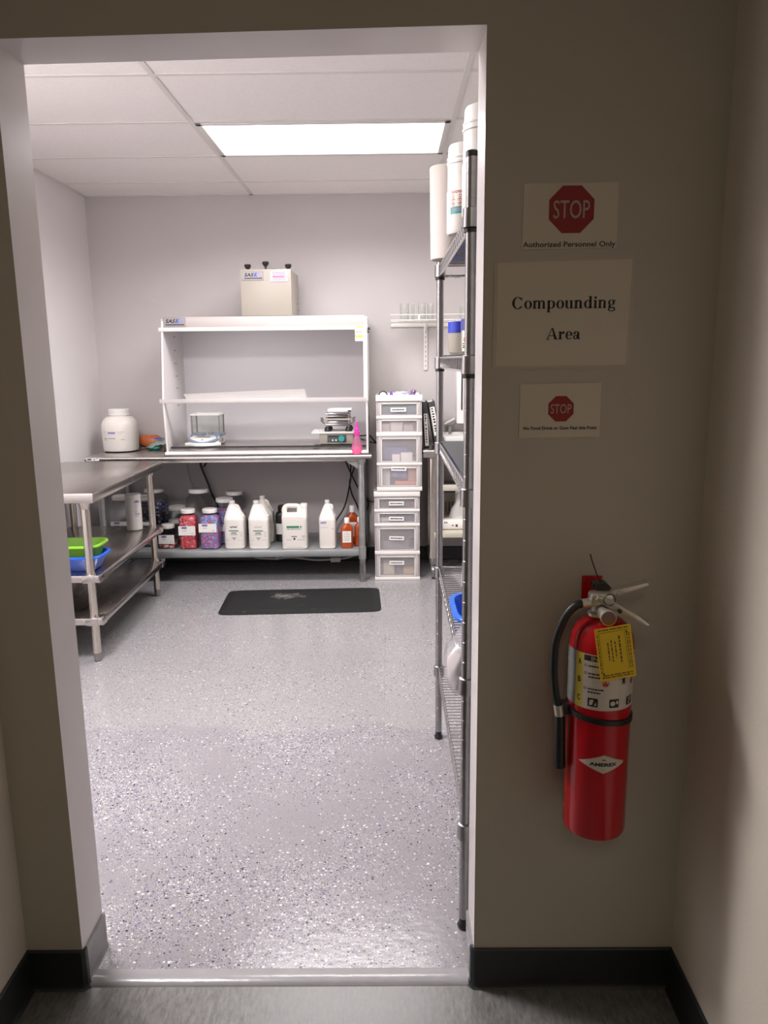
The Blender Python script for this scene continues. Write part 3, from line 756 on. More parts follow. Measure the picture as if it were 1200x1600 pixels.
CZ = DK+.0865
t = thing('capsule_machine', 'small chrome hand capsule filling machine standing on the ivory shaker', 'capsule machine', (-.52, 3.60, CZ)); x0, x1 = -.615, -.440
for x in (x0+.020, x1-.016):
    for y in (3.535, 3.665):
        MB().lathe([(.021, 0), (.024, .004), (.020, .020), (.015, .030)], (x, y, CZ), 16).build('foot', BLACK, t)
for x in (x0+.020, x1-.016):
    for y in (3.535, 3.665): MB().cyl((x, y, CZ+.028), (x, y, CZ+.118), .0065, n=12).build('post', CHROME, t)
MB().box(x0+.006, x1-.004, 3.515, 3.685, CZ+.036, CZ+.050, .002).build('lower_plate', CHROMED, t)
MB().box(x0+.024, x1-.022, 3.52, 3.68, CZ+.052, CZ+.066, .002).build('middle_plate', CHROME, t)
MB().box(x0, x1-.002, 3.510, 3.690, CZ+.074, CZ+.086, .002).build('capsule_plate', IVORY, t)
MB().box(x0+.012, x1-.02, 3.515, 3.685, CZ+.094, CZ+.104, .002).build('upper_plate', CHROMED, t)
b = MB().box(x0+.005, x1-.012, 3.515, 3.685, CZ+.110, CZ+.120, .002); b.build('pressing_plate', CHROME, t)
b = MB().box(x0+.020, x1+.004, 3.530, 3.690, CZ+.122, CZ+.146, .006); b.build('loader_tray', WHITEB, t)
MB().lathe([(.011, 0), (.011, .006), (.008, .008)], (x1-.010, 3.5285, CZ+.130), 14).build('tray_button', BLACK, t)
for s, x in ((-1, x0), (1, x1)):
    b = MB().tube([(x+s*.002, 3.545, CZ+.05), (x+s*.014, 3.54, CZ+.062), (x+s*.012, 3.54, CZ+.085), (x+s*.028, 3.54, CZ+.094)], .0045, 8, smooth=4); b.cyl((x+s*.022, 3.54, CZ+.062), (x+s*.022, 3.54, CZ+.092), .004, n=8)
    b.build('clamp', CHROMED, t)

t = thing('wash_bottle', 'pink squeeze bottle with magenta spout at the bench front edge', 'bottle', (-.398, 3.40, BZ)); c = (-.398, 3.402, BZ)
MB().lathe([(.033, .0), (.0375, .004), (.038, .030), (.034, .052), (.026, .085), (.0195, .112), (.0165, .124), (.0165, .130)], c, 28).build('bottle_body', PINKB, t)
MB().lathe([(.020, .126), (.020, .146), (.014, .150), (.014, .162), (.0095, .168), (.009, .178), (.0085, .196), (.0055, .207), (.001, .209)], c, 22).build('spout_cap', PINKC, t)
MB().lathe([(.033, .003), (.034, .030), (.032, .044), (.001, .0445)], c, 28).build('liquid', pm('pink_liquid', (.80, .22, .46), .3), t)

# ------------------------------------------------------------------ jar, bags on the left end of the bench
t = thing('powder_jar', 'big white plastic jar with screw lid on the left end of bench', 'jar', (-2.035, 3.70, BZ)); c = (-2.035, 3.70, BZ)
MB().sq([(.094, .094, 0, 2.3), (.112, .112, .010, 2.3), (.1145, .1145, .03, 2.3), (.119, .119, .150, 2.3), (.1175, .1175, .185, 2.3), (.108, .108, .212, 2.2), (.088, .088, .234, 2.1), (.066, .066, .243, 2), (.066, .066, .252, 2)], c, 48).build('jar_body', WHITEP, t)
MB().lathe([(.068, .247), (.072, .249), (.072, .256), (.0705, .258), (.0705, .284), (.066, .290), (.030, .291)], c, 40).build('lid', WHITE, t)
b = MB()
def wrapj(u, v, h_=.1172):
    a = u/h_; r = (h_+.0015)*(abs(math.cos(a))**2.3+abs(math.sin(a))**2.3)**(-1/2.3)
    return (c[0]+r*math.sin(a), c[1]-r*math.cos(a), c[2]+v)
b.m(INKLP); put(b, [rect(-.046, .005, .128, .142)], wrapj)
b.m(INKG); put(b, bars(.012, .065, .141, .0025)+bars(-.078, -.066, .141, .006)+bars(-.076, -.062, .124, .003)+bars(-.078, -.056, .098, .005)+bars(-.046, .006, .098, .005)+bars(-.078, -.052, .088, .003)+bars(.040, .064, .090, .004)+bars(.024, .05, .128, .002), wrapj)
b.build('print', None, t)
def pillow(c, sx, sy, sz, e=2.6, n=28, bulge=1., rough=.0, rz=0., tilt=0.):
    b = MB(); prof = []
    for k in range(9):
        a = -PI/2+PI*k/8; prof.append((max(.002, sx*math.cos(a)**.5) if math.cos(a) > 0 else .002, max(.002, sy*math.cos(a)**.5) if math.cos(a) > 0 else .002, sz*math.sin(a), e))
    b.sq(prof, (0, 0, 0), n)
    rr = random.Random(int(abs(c[0]*1000))+int(abs(c[2]*777)))
    ph = [rr.uniform(0, 6.28) for _ in range(6)]
    def f(v):
        k = rough*(math.sin(v.x*60+ph[0])+math.sin(v.y*75+ph[1]+v.x*40)+math.sin(v.x*140+ph[2])*.5)
        return Vector((v.x, v.y, v.z+k))
    b.fn(f)
    zmin = None
    M = Matrix.Rotation(rz, 4, 'Z') @ Matrix.Rotation(tilt, 4, 'Y'); b.xform(M)
    zmin = min(v.co.z for v in b.bm.verts)
    b.xform(Matrix.Translation((c[0], c[1], c[2]-zmin))); return b
tag(pillow((-1.905, 3.905, BZ), .095, .05, .044, 2.4, rough=.002).build('orange_packet', ORANGE), 'orange plastic packet lying behind the white jar on the bench', 'packet')
t = thing('plastic_pouch', 'pale green clear pouch with teal contents on the bench by the hood', 'pouch', (-1.845, 3.775, BZ))
b = MB(); nU, nV = 12, 10; rows = []
for j in range(nV+1):
    v = j/nV; L = []
    for i in range(nU+1):
        u = i/nU
        x = -1.910+.225*u; y = 3.70+.13*v
        z = BZ+.006+.076*math.sin(min(1, u*1.15)*PI*.5)*math.sin(PI*(.12+.76*v))**.8+.007*math.sin(u*13+v*7)+.004*math.sin(u*29)
        L.append((x, y-.01*u, max(BZ+.003, z)))
    rows.append(L)
b.loft(rows, False, False, False); bmesh.ops.solidify(b.bm, geom=list(b.bm.faces), thickness=.0015); b.build('film', POUCH, t)
pillow((-1.825, 3.750, BZ), .045, .030, .016).build('contents', TEAL, t)
b = MB(); put(b, [[(.30, .10), (.46, .06), (.52, .22), (.36, .30)]], lambda u, v: (-1.93+.36*u, 3.705+.1*v, BZ+.072+.06*v)); b.build('print', INKB, t)
tag(pillow((-1.730, 3.90, BZ), .070, .050, .040, 2.6, rough=.003).build('tan_packet', TAN), 'brown and beige packet wedged between pouch and hood', 'packet')

# ------------------------------------------------------------------ containers on the bench undershelf
UZ = .2225
def jar(x, y, w, h, label, content, fill, lid=.8, lab=(.40, .62), labw=.9, laboff=0., group='capsule jars on the undershelf', tint=None):
    t = thing('capsule_jar', label, 'jar', (x, y, UZ), 0, group); c = (x, y, UZ); hw = w/2; e = 5
    nz = h-.052
    MB().sq([(hw*.92, hw*.92, 0, e), (hw, hw, .006, e), (hw, hw, nz-.015, e), (hw*.97, hw*.97, nz-.004, 4), (hw*lid*.92, hw*lid*.92, nz+.012, 2.2), (hw*lid*.92, hw*lid*.92, h-.006, 2)], c, 40, True, False).build('jar_body', CLEARJ, t)
    lr = hw*lid
    MB().lathe([(lr, h-.026), (lr+.002, h-.024), (lr+.002, h-.004), (lr-.002, h), (lr*.5, h+.0005)], c, 32).build('lid', WHITE, t)
    if content:
        k = .965; top = nz*fill
        prof = [(hw*.88, hw*.88, .003, e), (hw*k, hw*k, .009, e), (hw*k, hw*k, min(top, nz-.016), e)]
        if fill > 1: prof += [(hw*.92, hw*.92, nz-.004, 4), (hw*lid*.86, hw*lid*.86, nz+.010, 2.2), (hw*lid*.86, hw*lid*.86, nz+.014, 2)]
        else: prof += [(hw*k*.6, hw*k*.6, top+.004, 3)]
        MB().sq(prof, c, 40).build('capsules', content, t)
    if lab:
        z0, z1 = UZ+h*lab[0], UZ+h*lab[1]; lw = hw*labw; xo = x+laboff*hw
        b = MB(); b.m(PAPER).box(xo-lw, xo+lw, y-hw-.0012, y-hw-.0004, z0, z1)
        b.m(INKP); put(b, [rect(xo-lw*.62, xo-lw*.0, z1-(z1-z0)*.30, z1-(z1-z0)*.08)], onto_y(y-hw-.0016))
        b.m(INKG); put(b, bars(xo-lw*.55, xo-lw*.05, z0+(z1-z0)*.5, .003)+bars(xo+lw*.45, xo+lw*.8, z0+(z1-z0)*.2, .003), onto_y(y-hw-.0016))
        b.build('label', None, t)
    return t
jar(-1.553, 3.515, .116, .268, 'square jar full of red capsules at the undershelf front', CAPRED, 1.04, .80, (.36, .60), .98)
jar(-1.405, 3.51, .130, .270, 'square jar full of blue and pink capsules beside the red one', CAPBLUE, 1.04, .74, (.44, .66), .92, -.08)
jar(-1.702, 3.535, .118, .160, 'short jar with a few red and white capsules, frontmost by table leg', CAPMIX, .28, .72, (.22, .60), .90, .03)
jar(-1.690, 3.67, .112, .165, 'short nearly empty jar directly behind the short red and white one', CAPDARK, .3, .72, None)
jar(-1.705, 3.80, .150, .235, 'medium jar of dark capsules at the back, left of the red jar', CAPDARK, .55, .76, None)
jar(-1.535, 3.76, .165, .365, 'tall clear empty jar rising behind the red capsule jar', None, 0, .82, None)
jar(-1.335, 3.66, .150, .315, 'jar with blue and pink capsules standing behind the first white jug', CAPBLUE, .90, .76, (.30, .45), .8)
jar(-1.30, 3.83, .150, .335, 'rearmost pale lidded jar by the black cord behind the jugs', CAPBLUE, .55, .76, None)
jar(-1.875, 3.60, .135, .345, 'tall labelled jar behind the far leg of the prep table', CAPDARK, .22, .86, (.35, .51), .86, -.12)
jar(-1.862, 3.80, .165, .365, 'tall jar of navy and white capsules, rearmost behind table leg', CAPNAVY, .86, .80, None)
jar(-2.035, 3.62, .140, .345, 'tall labelled jar farthest left, partly behind the wipes canister', CAPDARK, .34, .86, (.35, .51), .88)

def jug_print(b, x, y, z, w, h, accent, scrawl):
    f = onto_y(y)
    b.m(accent); put(b, [rect(x-w*.24, x+w*.24, z+h*.385, z+h*.405)], f)
    b.m(INK); put(b, fit([[Vector((i*.2+a, b2, 0)) for a, b2 in ((0, 0), (.15, 0), (.15, 1), (0, 1))] for i in range(5)], w*.26, h*.022, (x, z+h*.35)), f)
    put(b, bars(x-w*.17, x+w*.17, z+h*.315, h*.010)+bars(x-w*.10, x+w*.10, z+h*.245, h*.014)+[rect(x-w*.03, x+w*.03, z+h*.205, z+h*.222)], f)
    b.m(INKG); put(b, bars(x+w*.28, x+w*.42, z+h*.37, h*.006)+bars(x+w*.28, x+w*.42, z+h*.33, h*.006)+bars(x+w*.28, x+w*.40, z+h*.29, h*.006)+bars(x-w*.36, x-w*.2, z+h*.20, h*.005)+bars(x+w*.16, x+w*.42, z+h*.20, h*.005), f)
    b.m(INK)
    pts = [(x-w*.18+w*.36*i/9, z+h*(.475+.012*math.sin(i*2.3)+.006*math.sin(i*5))) for i in range(10)]
    th = h*(.010 if scrawl else .0035)
    put(b, [[(p[0], p[1]-th), (q[0], q[1]-th), (q[0], q[1]+th), (p[0], p[1]+th)] for p, q in zip(pts, pts[1:])], f)
def jug(x, y, w, d, h, label, accent, scrawl=True, neck=-.12, handle=1, prt=True):
    t = thing('jug', label, 'jug', (x, y, UZ), 0, 'white jugs on the undershelf'); c = (x, y, UZ); hw, hd = w/2, d/2
    nx = neck*w
    b = MB(); b.sq([(hw*.9, hd*.9, 0, 5), (hw, hd, .010, 5), (hw*.985, hd*.985, h*.07, 5), (hw*1.0, hd*1.0, h*.085, 5), (hw, hd, h*.60, 5), (hw*1.01, hd*1.01, h*.63, 4.5), (hw*.92, hd*.9, h*.68, 4, nx*.12, 0), (hw*.66, hd*.62, h*.80, 3, nx*.55, 0), (hw*.36, hd*.42, h*.905, 2.2, nx*.95, 0), (hw*.27, hw*.27, h*.93, 2, nx, 0), (hw*.27, hw*.27, h*.955, 2, nx, 0)], c, 40)
    b.build('jug_body', WHITEP, t)
    MB().lathe([(hw*.30, h*.935), (hw*.31, h*.94), (hw*.29, h*.995), (hw*.24, h)], (x+nx, y, UZ), 20).build('cap', WHITE, t)
    s = 1 if handle > 0 else -1
    MB().tube([(x+nx+s*hw*.22, y-hd*.05, UZ+h*.905), (x+nx+s*hw*.58, y-hd*.1, UZ+h*.88), (x+s*hw*.58, y-hd*.15, UZ+h*.77), (x+s*hw*.84, y-hd*.15, UZ+h*.66)], [hw*.13, hw*.15, hw*.15, hw*.20], 10, smooth=5).build('handle', WHITEP, t)
    if prt:
        b = MB(); jug_print(b, x, y-hd-.0006, UZ, w, h, accent, scrawl); b.build('print', None, t)
    return t
jug(-1.235, 3.505, .136, .125, .325, 'white gallon jug with thick black scrawl beside the capsule jars', INKGR)
jug(-1.070, 3.495, .136, .125, .325, 'white gallon jug with thin handwriting, second from the capsule jars', INKGR, False)
jug(-1.060, 3.68, .125, .12, .325, 'white gallon jug half hidden behind the thin handwriting jug', INKGR, prt=False, handle=1)
# squat jug with looped carrying handle
x, y, h = -.828, 3.485, .305; hw, hd = .085, .06
t = thing('jug', 'squat white jug with looped top handle and green stripe', 'jug', (x, y, UZ), 0, 'white jugs on the undershelf'); c = (x, y, UZ)
MB().sq([(hw*.93, hd*.9, 0, 6), (hw, hd, .010, 6), (hw*.985, hd*.985, h*.09, 6), (hw, hd, h*.105, 6), (hw, hd, h*.655, 6), (hw*1.01, hd*1.01, h*.67, 6), (hw*.99, hd, h*.74, 5), (hw*.93, hd*.8, h*.785, 4), (hw*.80, hd*.4, h*.80, 3)], c, 44).build('jug_body', WHITEP, t)
MB().tube([(x-hw*.78, y, UZ+h*.72), (x-hw*.80, y, UZ+h*.86), (x-hw*.62, y, UZ+h*.94), (x-hw*.1, y, UZ+h*.945), (x+hw*.30, y, UZ+h*.935), (x+hw*.40, y, UZ+h*.86), (x+hw*.42, y, UZ+h*.74)], [.020, .019, .016, .016, .016, .020, .026], 12, smooth=5).build('handle', WHITEP, t)
MB().lathe([(.022, h*.76), (.022, h*.92), (.020, h*.93)], (x+hw*.74, y, UZ), 20).build('neck', WHITEP, t)
MB().lathe([(.024, h*.91), (.024, h*.985), (.021, h)], (x+hw*.74, y, UZ), 20).build('cap', WHITE, t)
b = MB(); f = onto_y(y-hd-.0006); b.m(INKGR); put(b, [rect(x-.050, x+.034, UZ+h*.485, UZ+h*.53), rect(x+.040, x+.050, UZ+h*.49, UZ+h*.53)]+bars(x-.048, x+.05, UZ+h*.46, .004), f)
b.m(INK); put(b, bars(x-.018, x+.018, UZ+h*.295, .006)+[rect(x-.006, x+.006, UZ+h*.22, UZ+h*.265)], f); b.m(INKG); put(b, bars(x-.05, x-.02, UZ+h*.22, .003)+bars(x+.02, x+.07, UZ+h*.22, .003)+bars(x+.05, x+.075, UZ+h*.31, .003)+bars(x+.05, x+.075, UZ+h*.28, .003), f); b.build('print', None, t)
# narrow jug seen end-on
t = jug(-.608, 3.49, .112, .135, .325, 'narrow white jug with violet label stripe, nearest the amber bottles', INKLP, False, 0, 1, False)
b = MB(); f = onto_y(3.49-.0675-.0006); b.m(INKLP); put(b, [rect(-.650, -.612, UZ+.176, UZ+.190)], f); b.m(INKG); put(b, bars(-.65, -.60, UZ+.150, .002)+bars(-.575, -.566, UZ+.143, .006), f); b.build('print', None, t)
# dark bottle
t = thing('dark_bottle', 'black bottle with white label behind the squat looped handle jug', 'bottle', (-.938, 3.70, UZ)); c = (-.938, 3.70, UZ)
MB().sq([(.045, .045, 0, 3), (.050, .050, .008, 3), (.050, .050, .185, 3), (.046, .046, .20, 2.5), (.030, .030, .215, 2)], c, 32).build('bottle_body', BLACK, t)
MB().lathe([(.034, .215), (.034, .248), (.030, .252)], c, 24).build('cap', BLACK, t)
MB().sq([(.0508, .0508, .055, 3), (.0508, .0508, .13, 3)], c, 32, False, False).build('label', PAPER, t)
# amber bottles
def amber(x, y, w, h, label, lab):
    t = thing('amber_bottle', label, 'bottle', (x, y, UZ), 0, 'amber bottles on the undershelf'); c = (x, y, UZ); hw = w/2
    MB().sq([(hw*.85, hw*.55, 0, 3.2), (hw, hw*.66, .006, 3.2), (hw, hw*.66, h*.64, 3.2), (hw*.86, hw*.58, h*.73, 2.6), (hw*.42, hw*.40, h*.81, 2), (hw*.36, hw*.36, h*.87, 2)], c, 32).build('bottle_body', AMBER, t)
    MB().lathe([(hw*.43, h*.83), (hw*.43, h*.985), (hw*.38, h)], c, 22).build('cap', WHITE, t)
    if lab:
        b = MB(); b.m(PAPER).box(x-hw*.72, x+hw*.72, y-hw*.66-.0012, y-hw*.66-.0004, UZ+h*.20, UZ+h*.58); b.m(INKG)
        for k in range(5): put(b, bars(x-hw*.55, x+hw*.5, UZ+h*(.52-.06*k), .003), onto_y(y-hw*.66-.0016))
        b.build('label', None, t)
    return t
amber(-.478, 3.47, .080, .205, 'front amber bottle with white label at the bench leg', True)
amber(-.448, 3.60, .088, .265, 'tallest amber bottle with white cap behind the labelled one', True)
amber(-.395, 3.52, .070, .200, 'amber bottle mostly hidden behind the bench leg', False)

# cords under the bench
def cord(name, pts, r, mat, label, cat='cord', extra=None):
    b = MB().tube(pts, r, 8, smooth=6)
    if extra: extra(b)
    return tag(b.build(name, mat), label, cat)
cord('power_cord', [(-1.546, 3.9, .83), (-1.546, 3.9, .757), (-1.535, 3.9, .706), (-1.499, 3.9, .604), (-1.475, 3.9, .524), (-1.447, 3.93, .439), (-1.43, 3.95, .30)], .008, CORDK, 'thick black cord slanting down the wall behind the clear jar')
cord('tie_strap', [(-1.49, 3.9, .80), (-1.50, 3.9, .757), (-1.525, 3.9, .722)], .006, CORDK, 'short black strap end by the thick black cord under bench', 'strap')
cord('cable', [(-1.66, 3.92, .83), (-1.652, 3.92, .758), (-1.639, 3.92, .666), (-1.62, 3.92, .595), (-1.564, 3.93, .51), (-1.53, 3.95, .40)], .006, CORDW, 'thin grey cable drooping down the wall above the clear jar', 'cable')
cord('power_cord', [(-.52, 3.9, .83), (-.502, 3.9, .757), (-.463, 3.9, .659), (-.423, 3.9, .575), (-.39, 3.92, .50)], .0055, CORDK, 'upper black cord crossing down rightwards behind the bench leg')
cord('power_cord', [(-.47, 3.91, .83), (-.468, 3.91, .729), (-.468, 3.91, .64), (-.478, 3.91, .575), (-.518, 3.91, .42), (-.581, 3.91, .317), (-.60, 3.93, .24)], .0055, CORDK, 'black cord falling leftwards behind the narrow white jug')
cord('power_cord', [(-.42, 3.925, .83), (-.434, 3.925, .733), (-.458, 3.925, .659), (-.478, 3.925, .594), (-.461, 3.925, .505), (-.425, 3.925, .424), (-.40, 3.93, .32)], .0055, CORDK, 'black cord bowing left above the amber bottles')
cord('power_cord', [(-.25, 3.93, .45), (-.304, 3.93, .451), (-.341, 3.93, .459), (-.359, 3.93, .485), (-.344, 3.93, .438), (-.356, 3.93, .386), (-.372, 3.93, .381)], .0055, CORDK, 'looped black cord on the wall between bench leg and drawers')
cord('cable', [(-1.20, 3.62, .150), (-1.166, 3.62, .135), (-1.1, 3.62, .116), (-.989, 3.62, .110), (-.877, 3.62, .119), (-.722, 3.62, .099), (-.579, 3.62, .102), (-.477, 3.62, .115), (-.40, 3.62, .150)], .006, CORDW, 'grey cable with adapter block slung below the undershelf', 'cable', lambda b: b.box(-.605, -.535, 3.60, 3.64, .085, .118, .006).box(-.99, -.965, 3.61, 3.63, .105, .165))
cord('power_cord', [(-.41, 3.88, .935), (-.37, 3.80, .945), (-.325, 3.72, .955), (-.30, 3.70, .930), (-.275, 3.72, .900)], .005, CORDK, 'black cord looping out of the hood beside the drawers')
cord('power_cord', [(-.40, 3.84, .925), (-.34, 3.75, .912), (-.30, 3.72, .905), (-.265, 3.74, .898)], .004, CORDK, 'lower thin black cord leaving the hood towards the drawers')

# ------------------------------------------------------------------ things on the prep table
t = thing('wipes_canister', 'white wipes canister on the middle shelf of the prep table', 'canister', (-1.765, 3.055, .4525)); c = (-1.765, 3.055, .4525)
MB().lathe([(.044, 0), (.047, .004), (.047, .205)], c, 32).build('canister_body', WHITEP, t)
MB().lathe([(.048, .200), (.049, .203), (.049, .216), (.045, .222), (.020, .223)], c, 32).build('lid', WHITE, t)
b = MB()
def wrapc(u, v, R=.0474): a = u/R; return (c[0]+R*math.sin(a), c[1]-R*math.cos(a), c[2]+v)
b.m(INKP); put(b, fit(ring(0, 0, 1, .55, 0, 0, 0, 180, 14), .034, None, (.038, .183)), wrapc); put(b, [rect(.020, .056, .172, .177)], wrapc)
b.m(INKLP)
for z in (.16, .15, .14, .13, .12, .112): put(b, bars(.018, .042, z, .0035), wrapc)
b.m(INKP); put(b, bars(.022, .056, .102, .006), wrapc); b.m(INKLP); put(b, bars(.022, .05, .09, .004), wrapc); b.build('print', None, t)
def basin(name, label, x0, x1, y0, y1, z0, z1, mat, taper=.035, rim=.010, e=5.):
    cx, cy, hx, hy = (x0+x1)/2, (y0+y1)/2, (x1-x0)/2, (y1-y0)/2; h = z1-z0; tk = .003
    b = MB(); bx, by = hx-taper-rim, hy-taper-rim
    prof = [(bx*.9, by*.9, 0, e), (bx, by, .006, e), (hx-rim-.004, hy-rim-.004, h-.014, e), (hx-rim, hy-rim, h-.010, e), (hx, hy, h-.010, e), (hx, hy, h-.002, e), (hx-.002, hy-.002, h, e), (hx-rim-.002, hy-rim-.002, h, e), (hx-rim-.007, hy-rim-.007, h-.012, e), (bx-tk, by-tk, .010, e), (bx*.88, by*.88, .004, e)]
    b.sq(prof, (cx, cy, z0), 56); return tag(b.build(name, mat), label, 'basin')
basin('basin', 'blue plastic basin under the green one on the prep table shelf', -1.98, -1.607, 2.035, 2.255, .4525, .535, BLUE)
basin('basin', 'lime green plastic basin nested in the blue one on prep table', -1.985, -1.630, 2.075, 2.290, .480, .580, GREEN, .028)

# ------------------------------------------------------------------ anti-fatigue mat
t = bpy.data.objects  # (mat is one mesh)
b = MB(); hx, hy = .485, .245
b.sq([(hx, hy, 0, 14), (hx, hy, .003, 14), (hx-.045, hy-.045, .016, 16), (hx-.055, hy-.055, .0165, 16)], (0, 0, 0), 120)
o = b.build('floor_mat', MATW); o.location = (-.738, 2.995, .0005); o.rotation_euler = (0, 0, math.radians(2.6))
tag(o, 'black anti-fatigue mat with pale scuffs on the floor before the bench', 'mat')

# ------------------------------------------------------------------ plastic drawer towers
def tower(x0, x1, yf, z0, z1, rows, label, base_h, cap_h, dep=.375):
    """rows: (z_low, z_high, label_text_z, label_w) of each drawer opening"""
    t = thing('drawer_tower', label, 'drawers', ((x0+x1)/2, yf+dep/2, z0)); w = .006
    b = MB()
    b.box(x0, x0+.010, yf+.004, yf+dep, z0, z1, .002).box(x1-.010, x1, yf+.004, yf+dep, z0, z1, .002).box(x0, x1, yf+dep-.004, yf+dep, z0, z1)
    b.build('side_walls', FROSTF, t)
    MB().box(x0-.002, x1+.002, yf-.004, yf+dep+.002, z0, z0+base_h, .003).build('base', WHITE, t)
    b = MB().box(x0-.003, x1+.003, yf-.005, yf+.018, z1-cap_h, z1, .003).box(x0-.003, x1+.003, yf+dep-.018, yf+dep+.003, z1-cap_h, z1, .003).box(x0-.003, x0+.012, yf, yf+dep, z1-cap_h, z1, .003).box(x1-.012, x1+.003, yf, yf+dep, z1-cap_h, z1, .003)
    b.box(x0, x1, yf, yf+dep, z1-cap_h, z1-cap_h+.004); b.build('top_rim', WHITE, t)
    for k in range(len(rows)-1):
        za, zb = sorted((rows[k][0], rows[k+1][1]))
        MB().box(x0-.001, x1+.001, yf-.005, yf+.02, za, zb, .003).box(x0, x1, yf+.02, yf+dep, (za+zb)/2-.003, (za+zb)/2+.003).build('divider', WHITE, t)
    for zl, zh, lz, lw, tilt in rows:
        zl += .001; zh -= .001
        b = MB(); xa, xb = x0+.011, x1-.011; m = .022 if zh-zl > .12 else .020
        mz = .010 if zh-zl < .12 else .016
        b.m(FROSTF)
        for q in ((xa, xa+m, zl, zh), (xb-m, xb, zl, zh), (xa+m, xb-m, zl, zl+mz*.5), (xa+m, xb-m, zh-mz, zh)): b.box(q[0], q[1], yf-.001, yf+.008, q[2], q[3], .0015)
        b.m(FROST).box(xa+m, xb-m, yf+.003, yf+.006, zl+mz*.5, zh-mz)
        b.m(FROST).box(xa, xa+.003, yf+.01, yf+dep-.01, zl, zh-.006).box(xb-.003, xb, yf+.01, yf+dep-.01, zl, zh-.006).box(xa, xb, yf+.01, yf+dep-.01, zl, zl+.003)
        d = b.build('drawer', None, t)
        b = MB().box(xa+m-.003, xa+m+.002, yf-.0035, yf, zl+mz*.3, zh-mz+.002).box(xb-m-.002, xb-m+.003, yf-.0035, yf, zl+mz*.3, zh-mz+.002).box(xa+m-.003, xb-m+.003, yf-.0035, yf, zh-mz-.002, zh-mz+.002); b.build('window_rim', WHITEB, d)
        if lw < .01: continue
        b = MB(); cx = (x0+x1)/2-.004; hh = .0135
        b.m(PAPER).box(-lw/2, lw/2, yf-.0022, yf-.0012, -hh, hh); b.m(INK)
        put(b, bars(-lw*.40, lw*.40, .0, .007), onto_y(yf-.0026))
        b.fn(lambda v: Vector((cx+v.x*math.cos(tilt)-v.z*math.sin(tilt), v.y, lz+v.z*math.cos(tilt)+v.x*math.sin(tilt)))); b.build('label', None, d)
    return t
YF = 3.445
tower(-.291, .010, YF, 0, .609, [(.488, .570, .527, .10, 0), (.392, .471, .424, .10, -.02), (.201, .373, .290, .10, -.03), (.022, .178, .120, .10, -.02)], 'lower white drawer tower with four frosted drawers standing on the floor', .020, .036)
tower(-.271, .025, YF-.005, .612, 1.240, [(1.107, 1.196, 1.146, .10, 0), (1.000, 1.088, 1.040, .001, 0), (.800, .975, .905, .001, 0), (.640, .783, .760, .10, -.03)], 'upper white drawer tower stacked on the lower one', .026, .040)
def packet(name, label, cat, x0, x1, z0, z1, mat, y=3.50, d=.10, bev=.006, group='contents of the frosted drawers'):
    return tag(MB().box(x0, x1, y, y+d, z0, z1, bev).build(name, mat), label, cat, group)
packet('packet', 'sea green packet in the top drawer, on a blue one', 'packet', -.232, -.010, 1.140, 1.180, SEA)
packet('packet', 'royal blue packet flat in the bottom of top drawer', 'packet', -.236, -.006, 1.112, 1.138, ROYAL)
packet('box', 'beige box at left in the second drawer from the top', 'box', -.240, -.185, 1.005, 1.055, BEIGE, 3.475, .1)
packet('box', 'brown topped carton in the middle of second drawer', 'box', -.178, -.10, 1.005, 1.064, PAPER, 3.475, .08)
packet('packet', 'tan packet lying at right in the second drawer', 'packet', -.094, -.03, 1.005, 1.045, BEIGE, 3.48, .08)
packet('packet', 'reddish packet at the right end of second drawer', 'packet', -.10, -.012, 1.047, 1.070, INKR, 3.55, .06)
packet('box', 'large periwinkle blue pack in the third drawer down', 'box', -.236, -.06, .805, .895, PERI, 3.54, .12, .02)
packet('box', 'small white carton left of the bigger one in third drawer', 'box', -.170, -.118, .805, .850, PAPER, 3.48, .05, .002)
packet('box', 'bigger white carton at front of the third drawer', 'box', -.112, -.035, .805, .862, PAPER, 3.475, .06, .002)
packet('box', 'tall white carton at left of the fourth drawer', 'box', -.235, -.185, .645, .760, PAPER, 3.49, .08, .002)
packet('box', 'blue pack in the middle of the fourth drawer', 'box', -.172, -.075, .695, .752, PERI, 3.49, .06)
packet('box', 'salmon coloured cartons at right in the fourth drawer', 'box', -.065, -.008, .645, .755, SALMON, 3.49, .1, .003)
packet('packet', 'orange red packet along the bottom of fourth drawer', 'packet', -.155, -.010, .645, .672, pm('orange_red_pack', (.70, .26, .16), .5), 3.475, .03, .01)
packet('packet', 'dark grey bundle in upper drawer of the lower tower', 'packet', -.225, -.050, .493, .545, DKGREY)
packet('packet', 'small dark red packet beside the dark grey bundle', 'packet', -.045, -.022, .493, .530, pm('wine_pack', (.30, .03, .07), .5))
packet('packet', 'blue packet in second drawer of the lower tower', 'packet', -.215, -.03, .397, .448, pm('dusk_blue_pack', (.12, .17, .30), .5), 3.52)
packet('packet', 'white roll pushed against left of the lower second drawer', 'packet', -.262, -.18, .397, .425, PAPER, 3.470, .03, .012)
packet('packet', 'grey folded bundle in third drawer of the lower tower', 'packet', -.235, -.060, .206, .260, pm('grey_bundle', (.30, .30, .34), .6, noise=.2, nscale=30), 3.50, .2)
packet('box', 'cream carton at left in the bottom drawer', 'box', -.235, -.160, .030, .108, pm('cream_carton', (.62, .56, .42), .6), 3.475, .1, .003)
packet('box', 'grey box in the middle of the bottom drawer', 'box', -.152, -.105, .030, .120, DKGREY, 3.50, .1, .003)
packet('packet', 'peach packet at right in the bottom drawer', 'packet', -.098, -.025, .030, .070, pm('peach_pack', (.68, .45, .28), .6), 3.48, .08)
